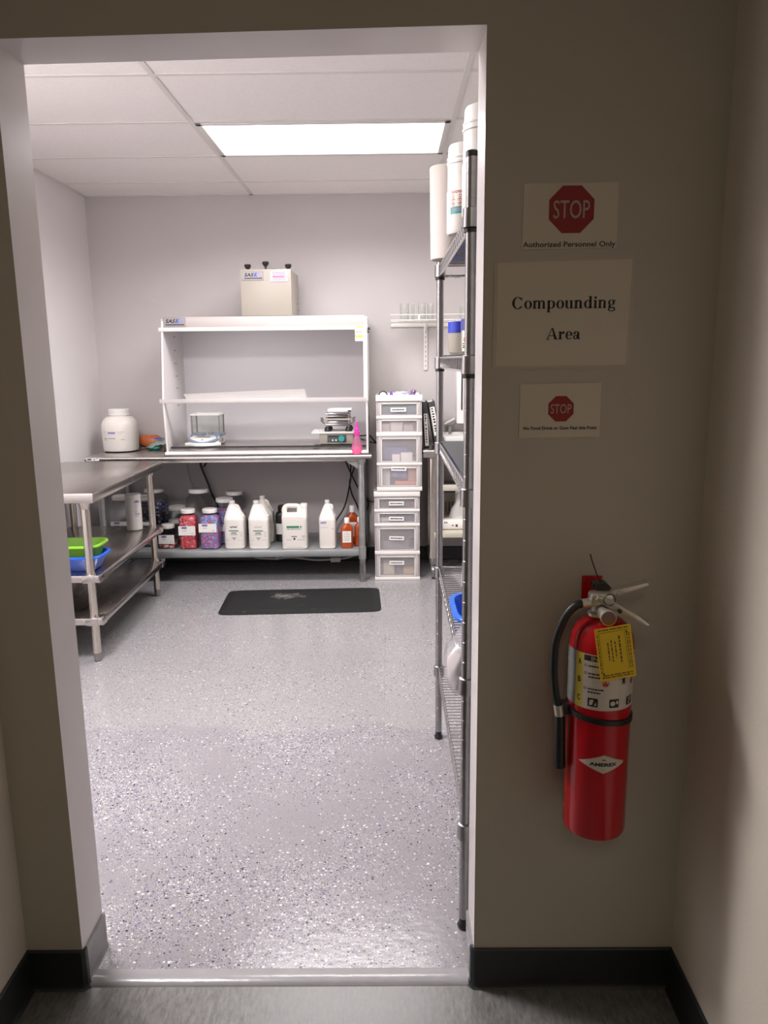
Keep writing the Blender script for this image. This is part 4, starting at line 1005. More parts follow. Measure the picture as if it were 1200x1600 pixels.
# odds and ends in the tray on top of the tower
TT = 1.2045
t = thing('tape_roll', 'black rimmed white roll standing in the tower top tray at left', 'roll', (-.226, 3.52, TT))
MB().torus((-.226, 3.52, TT+.030), .0262, .0048, 'y', 30, 10).build('outer_band', BLACK, t)
b = MB().cyl((-.226, 3.512, TT+.0295), (-.226, 3.54, TT+.0295), .023, n=28); b.build('core', WHITEB, t)
tag(MB().lathe([(.020, 0), (.021, .01), (.010, .040), (.004, .058), (.001, .059)], (-.172, 3.50, TT), 20).build('purple_nozzle', PURPLE), 'purple pointed nozzle cap in the tray on the tower', 'cap')
tag(pillow((-.128, 3.52, TT), .030, .030, .026, rough=.003).build('white_wad', LAV), 'white lavender wad between purple cap and the printed packet', 'wad')
t = thing('printed_packet', 'pale blue and white printed packet in the tower top tray', 'packet', (-.078, 3.52, TT)); MB().box(-.106, -.045, 3.50, 3.54, TT, TT+.046, .006).build('wrapper', SKYB, t)
b = MB(); put(b, [rect(-.100, -.085, TT+.033, TT+.041), rect(-.078, -.06, TT+.033, TT+.041)], onto_y(3.4995)); b.build('print', WHITEB, t)
tag(pillow((-.075, 3.60, TT), .045, .030, .030, rough=.004, tilt=-.15).build('brown_foil_packet', FOIL), 'crumpled mottled foil packet behind the printed packet', 'packet')
tag(pillow((-.030, 3.52, TT), .018, .020, .032, rough=.005, tilt=.3).build('purple_foil_packet', pm('purple_foil', (.20, .12, .26), .3, metal=.3, noise=.7, nscale=60, bump=1, bscale=70)), 'dark purple and white crumpled packet in the tower tray', 'packet')
tag(pillow((.000, 3.52, TT), .016, .022, .024, rough=.004, tilt=-.3).build('white_scrap', PAPER), 'white crumpled scrap at the right end of the tower tray', 'scrap')

# ------------------------------------------------------------------ steel counter on casters right of the drawers
KZ = .880
t = thing('rolling_counter', 'stainless counter on casters to the right of the drawers', 'counter', (.95, 3.70, 0))
x0, x1, yf, yb = .036, 1.86, 3.46, 3.965
prof = [(yb, KZ-.05), (yb, KZ), (yf+.016, KZ)]+[(yf+.016-.016*math.sin(a), KZ-.016+.016*math.cos(a)) for a in (.5, 1.0, 1.57)]+[(yf, KZ-.052), (yf+.02, KZ-.052)]
MB().prism(prof, 'x', x0, x1).build('tabletop', STEEL, t)
MB().box(.11, 1.80, 3.50, 3.94, .276, .312, .004).build('lower_shelf', pm('beige_shelf', (.50, .46, .38), .5), t)
MB().box(.11, 1.80, 3.52, 3.55, .595, .635, .003).build('cross_rail', pm('beige_rail', (.50, .47, .40), .5), t)
for x, y in ((.105, 3.53), (.105, 3.92), (1.80, 3.53), (1.80, 3.92)):
    b = MB().box(x-.022, x+.022, y-.022, y+.022, .13, KZ-.05, .004); lg = b.build('leg', TUBE, t)
    b = MB().lathe([(.026, .085), (.030, .105), (.024, .132)], (x, y, 0), 18).box(x-.018, x-.013, y-.06, y+.02, .035, .095, .002).box(x+.013, x+.018, y-.06, y+.02, .035, .095, .002)
    b.m(RUBBER); b.cyl((x-.012, y-.045, .042), (x+.012, y-.045, .042), .042, n=24); cs = b
    cs.mats.insert(0, CHROME) if CHROME not in cs.mats else None
    for f in cs.bm.faces: f.material_index = 0
    cs.build('caster', CHROMED, lg)
b = MB().cyl((.687+0-.687+.165, 3.62, .31), (.165, 3.62, KZ-.05), .018, n=16); b.build('brace_post', pm('pale_post', (.66, .62, .56), .4), t)

# binders on the counter
def binder(name, label, x, y, z, w, d, h, lean, txt):
    t = thing(name, label, 'binder', (x, y, z)); t['group'] = 'binders on the counter'
    def lf(v): 
        q = Matrix.Rotation(lean, 4, 'Y') @ Vector((v.x-x, v.y-y, v.z-z)); return Vector((q.x+x, q.y+y, q.z+z))
    b = MB().box(x, x+w, y, y+.003, z, z+h, .001).box(x, x+.003, y, y+d, z, z+h, .001).box(x+w-.003, x+w, y, y+d, z, z+h, .001); b.fn(lf); b.build('cover', BINDER, t)
    b = MB().box(x+.006, x+w-.006, y+.012, y+d-.008, z+.006, z+h-.008); b.fn(lf); b.build('pages', PAPER, t)
    b = MB(); b.m(PAPER); put(b, [rect(x+w*.16, x+w*.86, z+h*txt[0], z+h*txt[1])], onto_y(y-.0006)); b.m(INK)
    rr = random.Random(int(w*1e4)); zz = z+h*txt[1]-.012
    while zz > z+h*txt[0]+.012:
        put(b, [rect(x+w*.34, x+w*.34+w*rr.uniform(.18, .36), zz-.005, zz+.004)] + ([rect(x+w*.42, x+w*.62, zz-.008, zz-.005)] if rr.random() < .5 else []), onto_y(y-.0009)); zz -= .0175 if rr.random() < .8 else .026
    b.fn(lf); b.build('spine_label', None, t)
    return t
binder('ring_binder', 'black ring binder with white spine label upright beside the drawers', .048, 3.56, KZ+.004, .034, .24, .305, -.05, (.04, .74))
binder('ring_binder', 'black ring binder with white spine label leaning towards the rack', .118, 3.56, KZ+.010, .046, .25, .300, -.165, (.24, .88))
# white tray etc. seen through the rack
t = thing('white_tub', 'shallow white tub standing on the counter behind the rack', 'tub', (.36, 3.74, KZ))
b = MB(); b.sq([(.19, .165, 0, 10), (.20, .175, .012, 10), (.21, .180, .060, 10), (.21, .180, .072, 10), (.198, .168, .073, 10), (.194, .164, .066, 10), (.19, .160, .060, 10)], (.385, 3.765, KZ), 64); b.build('tub_body', WHITEB, t)
t = thing('dispenser', 'tall white dispenser with black slot on the wall behind rack', 'dispenser', (.40, 3.93, 1.02))
MB().box(.285, .62, 3.83, 3.9795, 1.02, 1.42, .008).build('casing', WHITEB, t)
MB().box(.3155, .324, 3.822, 3.835, 1.115, 1.372, .002).build('slot', BLACK, t)
t = thing('scoop', 'grey scoop with white edge leaning behind the white tub', 'scoop', (.25, 3.95, .94))
b = MB().prism([(.205, 1.012), (.275, 1.050), (.275, 1.012), (.21, .998)], 'y', 3.90, 3.96, .003); b.box(.235, .255, 3.91, 3.95, KZ, 1.01); b.build('blade', pm('grey_scoop', (.27, .26, .25), .5), t)
MB().prism([(.203, 1.013), (.277, 1.053), (.279, 1.046), (.207, 1.008)], 'y', 3.896, 3.964).build('edge', WHITEB, t)
t = thing('small_bottle', 'small beige bottle standing left of the grey scoop', 'bottle', (.19, 3.92, KZ)); c = (.192, 3.92, KZ)
MB().lathe([(.018, 0), (.019, .004), (.019, .14), (.008, .165), (.008, .175)], c, 20).build('bottle_body', GLASSB, t); MB().lathe([(.011, .172), (.011, .215), (.008, .218)], c, 16).build('cap', pm('beige_cap', (.62, .52, .36), .5), t)
# under the counter
t = thing('mixer', 'white bench mixer on the lower counter shelf behind the rack', 'mixer', (.27, 3.66, .3125))
MB().box(.150, .42, 3.58, 3.80, .3125, .385, .02).build('base', WHITE, t)
b = MB().sq([(.10, .07, 0, 3), (.085, .06, .06, 3), (.060, .055, .10, 3), (.055, .05, .24, 3), (.05, .045, .28, 3)], (.325, 3.69, .38), 32); b.build('column', WHITE, t)
b = MB(); put(b, [rect(.235, .25, .342, .348), rect(.262, .276, .335, .352), rect(.185, .192, .36, .37), rect(.198, .205, .36, .37)], onto_y(3.579)); b.build('buttons', INK, t)
t = thing('basket', 'beige slatted basket under the counter beside the mixer', 'basket', (.22, 3.84, .3125))
b = MB().box(.15, .30, 3.81, 3.94, .3125, .60, .01)
b.build('body', pm('beige_basket', (.40, .37, .30), .6), t)
b = MB()
for i in range(6): b.box(.158+i*.024, .168+i*.024, 3.805, 3.811, .40, .47)
b.box(.152, .30, 3.804, 3.811, .535, .565); b.build('slots', DKGREY, t)

# ------------------------------------------------------------------ white wire shelf with glassware on the back wall
WZ = 1.722
t = thing('wire_shelf', 'white wire wall shelf with bracket carrying glassware', 'shelf', (.66, 3.83, WZ))
x0, x1 = -.172, 1.5
WW = pm('white_wire', (.80, .77, .73), .35)
b = MB().cyl((x0, 3.70, WZ+.035), (x1, 3.70, WZ+.035), .003, n=8).cyl((x0, 3.70, WZ), (x1, 3.70, WZ), .0032, n=8).cyl((x0, 3.965, WZ), (x1, 3.965, WZ), .0032, n=8).cyl((x0, 3.83, WZ-.004), (x1, 3.83, WZ-.004), .0032, n=8)
x = x0+.003
while x < x1: b.cyl((x, 3.70, WZ+.003), (x, 3.965, WZ+.003), .0018, n=6, caps=False); x += .0254
for x in (x0+.19, x0+.52, x0+.85, x0+1.2): b.box(x-.006, x+.006, 3.697, 3.703, WZ, WZ+.035)
b.build('deck', WW, t)
for x in (.062, .80):
    b = MB().box(x, x+.026, 3.966, 3.979, 1.39, 1.715, .002).prism([(3.70, WZ-.008), (3.966, WZ-.008), (3.966, WZ-.06), (3.94, WZ-.06)], 'x', x+.010, x+.014); s_ = b.build('bracket', WW, t)
    b = MB(); 
    for k in range(9): b.box(x+.010, x+.015, 3.9655, 3.967, 1.41+k*.033, 1.428+k*.033)
    b.build('slots', INKG, s_)
MB().box(x0+.002, x1, 3.968, 3.979, 1.688, 1.714, .002).build('wall_rail', WW, t)
def glass(name, label, x, y, r, h, lip=True):
    z = WZ+.005
    b = MB().lathe([(r*.9, 0), (r, .004), (r, h-.004), (r*(1.08 if lip else 1), h), (r*.94, h), (r*.94, .006), (r*.5, .005)], (x, y, z), 28)
    return tag(b.build(name, GLASSB), label, 'glassware', 'glassware on the wire shelf')
glass('beaker', 'clear glass beaker at the left end of the wire shelf', -.077, 3.78, .030, .108)
glass('glass_tube', 'thin clear glass tube between the two beakers on shelf', -.020, 3.80, .010, .112, False)
glass('beaker', 'clear glass beaker left of the rack post on wire shelf', .040, 3.78, .026, .108)
glass('glass_cylinder', 'clear glass cylinder beside the second beaker on shelf', .098, 3.80, .022, .110)
glass('glass_jar', 'short clear glass seen between the rack posts on shelf', .330, 3.78, .034, .085)

# ------------------------------------------------------------------ chrome wire rack inside the doorway on the right
RX0, RX1, RY0, RY1 = -.005, .451, .19, 1.222
rack = thing('wire_rack', 'tall chrome wire shelving rack just inside the doorway at right', 'rack', ((RX0+RX1)/2, (RY0+RY1)/2, 0))
SHZ = [1.785, 1.470, 1.165, .695, .300]
for x in (RX0, RX1):
    for y in (RY0, RY1):
        b = MB().cyl((x, y, .03), (x, y, 1.895), .0127, n=20); z = .08
        while z < 1.88: b.torus((x, y, z), .0125, .0007, 'z', 16, 4); z += .0254*2
        p = b.build('post', CHROMED, rack)
        MB().lathe([(.0137, 1.892), (.0137, 1.902), (.011, 1.905)], (x, y, 0), 18).build('post_cap', BLACK, p)
        MB().lathe([(.015, 0), (.017, .008), (.012, .016), (.012, .034)], (x, y, 0), 16).build('foot', BLACK, p)
def shelf(z, solid, black):
    b = MB(); dz = .034
    for x in (RX0, RX1):
        for zz in (z, z-dz): b.cyl((x, RY0, zz), (x, RY1, zz), .0034, n=8)
        n = 38; y = RY0+.025; st = (RY1-RY0-.05)/n
        for i in range(n):
            za, zb = (z, z-dz) if i % 2 == 0 else (z-dz, z)
            b.cyl((x, y+i*st, za), (x, y+(i+1)*st, zb), .0024, n=6, caps=False)
    for y in (RY0, RY1):
        for zz in (z, z-dz): b.cyl((RX0, y, zz), (RX1, y, zz), .0034, n=8)
    n = 46
    for i in range(1, n):
        y = RY0+(RY1-RY0)*i/n; b.cyl((RX0, y, z+.003), (RX1, y, z+.003), .0019, n=6, caps=False)
    for x in (RX0+.15, RX0+.30): b.cyl((x, RY0, z-.004), (x, RY1, z-.004), .003, n=6)
    s = b.build('shelf', CHROME, rack)
    for x in (RX0, RX1):
        for y in (RY0, RY1):
            c = MB(); c.lathe([(.0135, z+.004), (.0185, z+.002), (.0200, z-.038), (.0145, z-.040)], (x, y, 0), 22); c.build('collar', CHROMED, s)
            if black: MB().lathe([(.0135, z-.0405), (.0165, z-.0405), (.0165, z-.048), (.0135, z-.048)], (x, y, 0), 18, False, False).build('sleeve', BLACK, s)
    if solid: MB().box(RX0+.006, RX1-.006, RY0+.02, RY1-.02, z+.0055, z+.0085).build('liner', LINER, s)
    return s
for i, z in enumerate(SHZ): shelf(z, i in (0, 1, 2), i in (0, 1))
MB().tube([(RX0+.02, RY1-.02, 1.745), (RX0+.14, RY1-.15, 1.742), (RX0+.17, RY1-.42, 1.755)], .003, 6).tube([(RX0+.05, RY1-.03, 1.742), (RX0+.14, RY1-.10, 1.745)], .003, 6).build('brace_wire', CHROME, rack)

# things on the rack
SZ = [z+.0090 for z in SHZ[:3]]+[z+.0052 for z in SHZ[3:]]
t = thing('paper_roll', 'tall white paper roll standing at far end of rack top', 'roll', (.015, 1.140, SZ[0]))
PINKW = pm('roll_paper', (.56, .50, .465), .8, bump=.3, bscale=120)
MB().lathe([(.056, 0), (.058, .002), (.0615, .290), (.060, .2935), (.022, .294), (.022, .20)], (.015, 1.140, SZ[0]), 36, True, True).build('paper', PINKW, t)
def canister(name, x, y, r, h, label, prt):
    t = thing(name, label, 'canister', (x, y, SZ[0]), 0, 'canisters on top of the rack'); c = (x, y, SZ[0])
    MB().lathe([(r*.93, 0), (r, .006), (r, h*.47), (r*.985, h*.475), (r*.955, h*.50), (r*.955, h*.78)], c, 40).build('canister_body', WHITEP, t)
    MB().lathe([(r*.98, h*.775), (r*1.0, h*.78), (r*1.0, h*.80), (r*.965, h*.805), (r*.965, h*.83), (r*.99, h*.835), (r*.99, h*.85), (r*.94, h*.86), (r*.92, h*.97), (r*.87, h*.995), (r*.3, h)], c, 40).build('lid', WHITE, t)
    if prt:
        R = r*1.004
        f = lambda u, v: (c[0]+R*math.sin(u/R), c[1]-R*math.cos(u/R), c[2]+v)
        b = MB(); b.m(TEAL); put(b, [rect(-.054+.018*i, -.036+.018*i, h*.21, h*.29) for i in range(4)], f)
        b.m(SKYB); put(b, [rect(-.044+.014*i, -.030+.014*i, h*.235, h*.27) for i in range(3)], lambda u, v: (c[0]+(R+.0004)*math.sin(u/R), c[1]-(R+.0004)*math.cos(u/R), c[2]+v))
        b.m(INKR)
        for z in (.46, .445): put(b, bars(-.050, .0, h*z, .002), f)
        for z in (.405, .36, .315):
            for u in (-.044, -.022, .0): put(b, ring(u, h*z, .004, .0045, .0026, .003, 0, 360, 10)+bars(u-.007, u+.007, h*z-.008, .0015), f)
        b.build('print', None, t)
    return t
canister('wipes_canister', .024, .600, .053, .225, 'white canister with red icons and teal band on rack top', True)
canister('wipes_canister', .044, .345, .056, .242, 'nearest white canister at the near end of rack top', False)
def capjar(x, y, r, h, label, lab):
    t = thing('capped_jar', label, 'jar', (x, y, SZ[1]), 0, 'blue capped jars on the second rack shelf'); c = (x, y, SZ[1])
    MB().lathe([(r*.80, 0), (r*.95, .006), (r, .018), (r, h*.66), (r*.97, h*.70)], c, 32).build('jar_body', clear('cloudy_jar'+str(lab), (.9, .88, .83), .7, milk=.5, milkcol=(.60, .56, .48)), t)
    MB().lathe([(r*1.0, h*.66), (r*1.02, h*.67), (r*1.02, h*.985), (r*.97, h)], c, 36).build('cap', pm('cap_blue'+str(lab), (.02, .04, .42) if not lab else (.06, .06, .25), .4), t)
    if lab:
        R = r*1.004; f = lambda u, v: (c[0]+R*math.sin(u/R), c[1]-R*math.cos(u/R), c[2]+v)
        b = MB(); b.m(PAPER); put(b, [rect(-.052+.01*i, -.042+.01*i, h*.08, h*.66) for i in range(8)], f)
        R2 = R+.0005; f2 = lambda u, v: (c[0]+R2*math.sin(u/R2), c[1]-R2*math.cos(u/R2), c[2]+v)
        b.m(ORANGE); put(b, ring(-.038, h*.40, .010, .008, 0, 0, 0, 360, 12), f2); b.m(INK)
        for z in (.29, .23, .18): put(b, bars(-.05, -.01, h*z, .003), f2)
        b.build('label', None, t)
    return t
capjar(.035, .840, .040, .098, 'cloudy jar with bright blue cap on second rack shelf', 0)
capjar(.057, .620, .043, .096, 'jar with dark blue cap and white label nearest on second shelf', 1)
basin('tub', 'blue plastic tub on the wire rack lower shelf', -.018, .24, .380, .650, SZ[3], SZ[3]+.075, BLUE2, .03, .012, 4.5)
bpy.data.objects['tub']['category'] = 'tub'
# clear plastic bag slumped over the shelf in front of the tub
t = thing('plastic_bag', 'clear plastic bag with pale contents hanging off the rack shelf', 'bag', (.03, .47, SZ[3]))
b = MB(); loops = []; rc = random.Random(5)
for k in range(19):
    v = k/18; L = []
    cz = SZ[3]+.075-.165*v; cx = .040-.058*math.sin(min(1, v*1.5)*PI/2); cy = .390-.085*v
    hx = .012+.020*math.sin(PI*min(1, .15+v*.80))+.003*math.sin(v*17); hy = .020+.046*math.sin(PI*min(1, .12+v*.78))
    if v > .9: hx *= 1-6*(v-.9); hy *= 1-3*(v-.9)
    for i in range(32):
        a = 2*PI*i/32; w = 1+.06*math.sin(3*a+v*6)+.07*math.sin(5*a-v*11)+.03*math.sin(9*a+v*23)
        L.append((cx+hx*w*math.cos(a), cy+hy*w*math.sin(a), cz+.006*math.sin(2*a+v*3)))
    loops.append(L)
b.loft(loops); b.build('film', BAGM, t)
b = MB(); loops = []
for k in range(13):
    v = k/12; L = []; q = .42+.50*v
    cz = SZ[3]+.075-.165*q; cx = .040-.058*math.sin(min(1, q*1.5)*PI/2); cy = .390-.085*q
    g = math.sin(PI*(.08+.84*v))**.5
    for i in range(28):
        a = 2*PI*i/28; w = 1+.05*math.sin(4*a+v*9)
        L.append((cx+.024*g*w*math.cos(a), cy+.052*g*w*math.sin(a), cz))
    loops.append(L)
b.loft(loops); b.build('contents', pm('pale_contents', (.60, .545, .54), .6, bump=.6, bscale=30), t)
t = thing('white_tube', 'upright white cardboard tube on the lower rack shelf', 'tube', (.075, .95, SZ[3])); MB().lathe([(.030, 0), (.031, .003), (.028, .16), (.026, .162), (.012, .1625)], (.085, .95, SZ[3]), 28).build('tube_body', WHITEB, t)

# ------------------------------------------------------------------ signs on the corridor wall
def octagon(cx, cz, r): return [(cx+r*math.cos(PI/8+i*PI/4)/math.cos(PI/8), cz+r*math.sin(PI/8+i*PI/4)/math.cos(PI/8)) for i in range(8)]
def sign(quad, label, margin=0., rot=0):
    cx = sum(p[0] for p in quad)/4; cz = sum(p[1] for p in quad)/4
    t = thing('paper_sign', label, 'sign', (cx, 0, cz)); b = MB()
    if margin:
        b.prism(quad, 'y', -.0016, -.0004); b.build('laminate', SIGNL, t); b = MB()
        q = [(cx+(p[0]-cx)*(1-margin), cz+(p[1]-cz)*(1-margin*1.2)) for p in quad]; b.prism(q, 'y', -.0022, -.0010)
    else: b.prism(quad, 'y', -.0016, -.0004)
    b.build('sheet', SIGNP, t); return t
s = sign([(.0745, 1.6745), (.2600, 1.6775), (.2590, 1.7975), (.0765, 1.7965)], 'upper wall sign, big red octagon over Authorized Personnel Only', 0)
b = MB().prism(octagon(.1695, 1.7485, .0437), 'y', -.0022, -.0014); oc = b.build('octagon', SIGNRED, s)
b = MB(); put(b, fit(text_polys('STOP', bold=.004), .071, .034, (.1695, 1.7485)), onto_y(-.0026)); b.build('stop_lettering', SIGNTXT, oc)
b = MB(); put(b, fit(text_polys('Authorized Personnel Only', bold=.016), .1815, .0132, (.1672, 1.6825)), onto_y(-.0020)); b.build('lettering', INK, s)
s = sign([(.0205, 1.4435), (.2960, 1.4445), (.2995, 1.6615), (.0215, 1.6565)], 'large middle wall sign reading Compounding Area', .05)
b = MB(); put(b, fit(roman_text('Compounding'), .2055, None, (.1605, 1.570)), onto_y(-.0028)); put(b, fit(roman_text('Area'), .0690, None, (.1615, 1.5130)), onto_y(-.0028)); b.build('lettering', INK, s)
s = sign([(.0775, 1.3045), (.2430, 1.3055), (.2425, 1.4150), (.0780, 1.4140)], 'small lower wall sign, red octagon above no food notice', 0)
b = MB().prism(octagon(.1620, 1.3635, .0257), 'y', -.0022, -.0014); oc = b.build('octagon', SIGNRED, s)
b = MB(); put(b, fit(text_polys('STOP', bold=.004), .0425, .0190, (.1620, 1.3635)), onto_y(-.0026)); b.build('stop_lettering', SIGNTXT, oc)
b = MB(); put(b, fit(text_polys('No Food Drink or Gum Past this Point', bold=.03), .150, .0066, (.1615, 1.3245)), onto_y(-.0020)); b.build('lettering', INK, s)

# ------------------------------------------------------------------ fire extinguisher on its wall hook
ex, ey, R = .2425, -.088, .0645
tag(MB().box(.219, .262, -.004, -.0003, .952, 1.010, .0015).box(.228, .253, -.030, -.003, .952, .960, .001).cyl((.234, -.0065, .996), (.234, -.003, .996), .006, n=14).cyl((.247, -.0065, .996), (.247, -.003, .996), .0045, n=14).cyl((.231, -.0065, .968), (.231, -.003, .968), .004, n=12).build('wall_hook', EXTRED), 'red metal hook plate on the wall above the extinguisher', 'hook')
t = thing('fire_extinguisher', 'red fire extinguisher with black hose hanging on the wall', 'fire extinguisher', (ex, ey, .478))
def cylp(u, v, o=.0006): a = u/R; return (ex+(R+o)*math.sin(a), ey-(R+o)*math.cos(a), v)
z0 = .480
MB().lathe([(R*.80, z0+.006), (R*.86, z0), (R*.97, z0+.002), (R, z0+.008), (R, .885), (R*.985, .900), (R*.93, .917), (R*.80, .933), (R*.60, .944), (R*.40, .949), (.020, .952), (.020, .960)], (ex, ey, 0), 56).build('cylinder', EXTRED, t)
def patch(b, u0, u1, v0, v1, o=.0006, n=10):
    for i in range(n):
        a, c = u0+(u1-u0)*i/n, u0+(u1-u0)*(i+1)/n; b.poly([cylp(a, v0, o), cylp(c, v0, o), cylp(c, v1, o), cylp(a, v1, o)])
b = MB(); v0, v1 = .772, .888
b.m(LABELW); patch(b, -.052, .094, v0, v1, n=16); b.m(LABELG); patch(b, -.115, -.071, v0, v1)
b.m(LYELL); patch(b, -.071, -.052, v0, v1, n=4)
lab = b.build('instruction_label', None, t)
b = MB(); o2 = .0011; f = lambda u, v: cylp(u, v, o2)
b.m(INK); patch(b, -.051, .070, .874, .886, .0009, 14)
for ch, z in (('A', .869), ('B', .831), ('C', .792)): put(b, fit(text_polys(ch, bold=.03), .0072, .0125, (-.0605, z)), f)
b.m(SIGNTXT); put(b, fit(text_polys('INSTRUCTIONS', bold=.02), .100, .0092, (.014, .880)), lambda u, v: cylp(u, v, .0014))
b.m(INK)
for z, n_ in ((.864, 1), (.848, 2), (.816, 2)):
    put(b, ring(-.047, z, .003, .003, .002, .002, 0, 360, 10), f)
    for k in range(n_): put(b, bars(-.041, -.010-(.006*k if n_ > 1 else .01), z-.007*k, .003), f)
# little hose operator pictogram
put(b, [[(.028, .830), (.034, .830), (.036, .846), (.033, .852), (.030, .852)], [(.028, .826), (.030, .826), (.032, .840), (.030, .840)], [(.034, .826), (.036, .826), (.034, .840), (.032, .840)], [(.000, .828), (.028, .838), (.028, .839), (.000, .829)], ], f)
put(b, ring(.033, .856, .003, .003, 0, 0, 0, 360, 10), f)
b.m(INKR); put(b, [[(-.012, .824), (-.002, .824), (.000, .834), (-.004, .830), (-.007, .836), (-.010, .830), (-.013, .834)], rect(.050, .060, .852, .864)], f); put(b, ring(.058, .828, .006, .007, 0, 0, 0, 360, 12), f)
b.m(INK)
for u in (-.030, .012, .052):
    put(b, [rect(u-.010+.005*i, u-.005+.005*i, .779, .797) for i in range(4)], f)
b.m(LABELW); f3 = lambda u, v: cylp(u, v, .0015)
put(b, [[(-.037, .782), (-.031, .783), (-.028, .794), (-.036, .793)], [(-.027, .782), (-.023, .782), (-.024, .790)]], f3); put(b, ring(.009, .788, .005, .005, 0, 0, 0, 360, 10)+ring(.018, .790, .0025, .004, 0, 0, 0, 360, 8), f3); put(b, [[(.046, .782), (.050, .782), (.058, .795), (.054, .795)], [(.046, .790), (.050, .795), (.046, .795)]], f3)
b.m(LABELW); put(b, [rect(-.112, -.074, z, z+.0012) for z in (.80, .83, .86)], f); b.build('print', None, lab)
# diamond emblem
b = MB(); zc = .656; hw, hh = .052, .0205
def dia(s, o, mat):
    b.m(mat); n = 16
    for i in range(n):
        a, c = -hw*s+2*hw*s*i/n, -hw*s+2*hw*s*(i+1)/n
        ha, hc = hh*s*(1-abs(a)/(hw*s)), hh*s*(1-abs(c)/(hw*s))
        P = [cylp(a-.003, zc-ha, o), cylp(c-.003, zc-hc, o), cylp(c-.003, zc+hc, o), cylp(a-.003, zc+ha, o)]
        b.poly(P[1:] if ha < 1e-6 else (P[:3] if hc < 1e-6 else P)) if ha > 1e-6 or hc > 1e-6 else None
dia(1, .0006, pm('emblem_edge', (.50, .40, .36), .4)); dia(.90, .0010, LABELW)
b.m(INK); put(b, fit(text_polys('AMEREX', bold=.05), .056, .0078, (-.003, zc-.0005)), lambda u, v: cylp(u, v, .0014))
b.m(INKR); put(b, ring(-.003, zc+.0085, .005, .003, 0, 0, 0, 180, 10), lambda u, v: cylp(u, v, .0014)); b.m(INKG); put(b, [rect(-.0045, -.002, zc-.0135, zc-.011)], lambda u, v: cylp(u, v, .0014)); b.build('emblem', None, t)
b = MB(); b.lathe([(R+.0005, .740), (R+.0035, .741), (R+.0035, .752), (R+.0005, .753)], (ex, ey, 0), 48, False, False)
b.fn(lambda v: Vector((v.x, v.y, v.z-(v.x-ex)*.10))); b.box(ex-R-.028, ex-R+.004, ey-.016, ey+.010, .740, .766, .004); b.build('hose_strap', BLACK, t)
# valve
b = MB().lathe([(.021, .952), (.021, .958), (.0145, .962), (.0145, .976), (.018, .982), (.018, .994)], (ex-.010, ey, 0), 24)
b.box(ex-.030, ex+.016, ey-.018, ey+.014, .974, 1.002, .006); b.cyl((ex-.028, ey-.005, .979), (ex-.046, ey-.007, .978), .0105, .0095, 16)
b.build('valve', ALU, t)
MB().box(ex-.014, ex+.016, ey+.006, ey+.060, .999, 1.009, .003).build('hanger', BLACK, t)
lv = MB().prism([(-.018, -.006), (.03, -.003), (.088, .001), (.090, .006), (.086, .010), (.02, .011), (-.018, .008)], 'y', -.0085, .0085, .002)
lv.xform(Matrix.Translation((ex+.004, ey+.008, .990)) @ Matrix.Rotation(.16, 4, 'X') @ Matrix.Rotation(-.26, 4, 'Y')); lv.build('top_lever', ALU, t)
lv = MB().prism([(-.030, -.004), (0, -.006), (.06, -.006), (.083, -.004), (.084, .001), (.06, .007), (0, .009), (-.03, .006)], 'y', -.009, .009, .002)
lv.xform(Matrix.Translation((ex+.006, ey-.026, .982)) @ Matrix.Rotation(-.20, 4, 'Z') @ Matrix.Rotation(.44, 4, 'Y')); hd_ = lv.build('carry_handle', ALU, t)
MB().cyl((ex+.021, ey-.044, .973), (ex+.021, ey-.038, .973), .0042, n=14).build('rivet', BLACK, hd_)
b = MB(); gx_, gz_ = ex-.005, .964
b.m(ALU).cyl((gx_, ey-.055, gz_), (gx_, ey-.018, gz_), .0135, n=26); b.cyl((gx_, ey-.058, gz_), (gx_, ey-.048, gz_), .0155, n=28)
b.m(GAUGE).cyl((gx_, ey-.0588, gz_), (gx_, ey-.0575, gz_), .0138, n=28); b.build('gauge', None, t)
MB().torus((ex-.001, ey-.044, .997), .0115, .0010, 'y', 26, 8).build('seal_loop', BLACK, t)
MB().torus((ex+.030, ey-.012, .999), .0085, .0008, 'y', 26, 8, -.5, PI*1.2).build('pin_ring', CHROME, t)
b = MB(); b.m(BLACK).tube([(ex-.017, -.035, 1.066), (ex-.012, -.038, 1.048), (ex-.003, -.045, 1.022), (ex+.004, -.055, 1.006)], .0012, 6, smooth=5)
b.box(ex-.016, ex+.010, -.068, -.052, 1.000, 1.010, .002); b.m(PAPER).box(ex-.012, ex-.002, -.0695, -.067, 1.002, 1.009); b.build('seal_tie', None, t)
hs = [(ex-.044, ey-.007, .978), (ex-.060, ey-.010, .974), (ex-.080, ey-.012, .950), (ex-.097, ey-.013, .900), (ex-.099, ey-.013, .840), (ex-.094, ey-.012, .790), (ex-.086, ey-.010, .757)]
MB().tube(hs, .0085, 14, smooth=8).build('hose', HOSE, t)
b = MB().cyl((ex-.0865, ey-.010, .762), (ex-.083, ey-.010, .738), .0105, .010, 18); b.build('hose_ferrule', ALU, t)
MB().tube([(ex-.083, ey-.010, .741), (ex-.0825, ey-.010, .735), (ex-.080, ey-.010, .640), (ex-.079, ey-.010, .622)], [.009, .0105, .0118, .0122], 18).build('nozzle', HOSE, t)
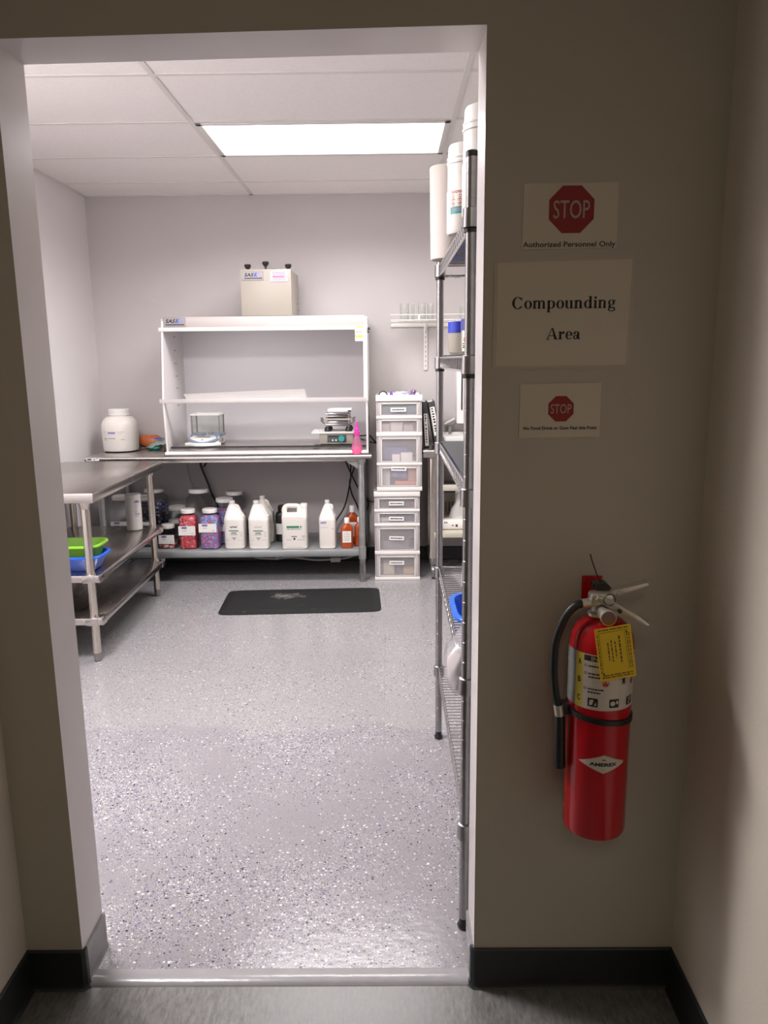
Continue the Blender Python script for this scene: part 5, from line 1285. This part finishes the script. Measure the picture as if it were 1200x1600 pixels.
# inspection tag
TG = MB(); w, h = .071, .110
TG.m(YELLOW).box(-w/2, w/2, -.0004, .0004, -h, 0, 0)
f = onto_y(-.0008); TG.m(pm('tag_ink', (.09, .055, .004), .6))
TG.mats = TG.mats
for x in (-.004, .006, .016):
    pass
def vb(x, z0, z1, th=.0022):
    out = []; z = z0; k = 0
    while z > z1: L = (.007, .004, .009, .005, .006)[k % 5]; out.append(rect(x-th/2, x+th/2, max(z-L, z1), z)); z -= L+.0022; k += 1
    return out
put(TG, vb(.010, -.020, -.078, .003)+vb(.001, -.030, -.065)+vb(-.006, -.026, -.072)+vb(-.013, -.031, -.068), f)
put(TG, bars(-.029, .029, -.004, .002)+bars(-.029, .029, -.099, .0022)+bars(-.027, .029, -.1035, .0022)+vb(-.0315, -.012, -.095, .0016), f)
put(TG, [rect(-.0285, .0285, -.0095, -.0088), rect(.022, .0226, -.092, -.0095), rect(-.0285, -.0279, -.092, -.0095)]+vb(.026, -.016, -.092, .0016)+vb(.030, -.016, -.092, .0016)+[rect(-.030, -.026, -.097, -.093), rect(.024, .0275, -.016, -.012), rect(-.031, -.028, -.105, -.101)], f)
TG.xform(Matrix.Translation((ex-.0025, ey-.0755, .953)) @ Matrix.Rotation(.02, 4, 'Z') @ Matrix.Rotation(-.17, 4, 'Y') @ Matrix.Rotation(.02, 4, 'X'))
TG.build('inspection_tag', None, t)['label'] = 'yellow inspection tag with vertical lettering'

# ------------------------------------------------------------------ light
def area(name, loc, rot, sx, sy, power, col):
    l = bpy.data.lights.new(name, 'AREA'); l.shape = 'RECTANGLE'; l.size = sx; l.size_y = sy; l.energy = power; l.color = col
    o = bpy.data.objects.new(name, l); COL.objects.link(o); o.location = loc; o.rotation_euler = rot; return o
for nm, x, y, w_, p_, c_, sp_ in (('panel_lamp', GX+TS, GY+1.5*TS, 2*TS, .75, (1, .96, .97), 155), ('panel_lamp', GX+5*TS, GY+1.5*TS, 2*TS, .45, (1, .94, .87), 150), ('panel_lamp', GX-TS/2, GY-1.5*TS, TS, 1.75, (1, .96, .965), 168)):
    o = area(nm, (x, y, H+.002), (0, 0, 0), w_-.09, TS-.09, 40*p_, c_); o.data.spread = math.radians(sp_)
area('corridor_fill', (-.3, -2.5, 2.56), (0, 0, 0), .6, .6, 6.0, (1, .91, .68))  # added warm fill for the corridor's ambient level, has no fixture
w = bpy.data.worlds.new('world'); SC.world = w; w.use_nodes = True
w.node_tree.nodes['Background'].inputs['Color'].default_value = (.02, .02, .02, 1)
w.node_tree.nodes['Background'].inputs['Strength'].default_value = .2
SC.view_settings.view_transform = 'Standard'; SC.view_settings.look = 'None'; SC.view_settings.exposure = .14; SC.view_settings.gamma = 1
SC.view_settings.use_curve_mapping = False
SC.cycles.use_denoising = True
SC.cycles.max_bounces = 10; SC.cycles.diffuse_bounces = 6; SC.cycles.glossy_bounces = 5; SC.cycles.transparent_max_bounces = 24
SC.cycles.sample_clamp_indirect = 6; SC.cycles.caustics_reflective = False; SC.cycles.caustics_refractive = False
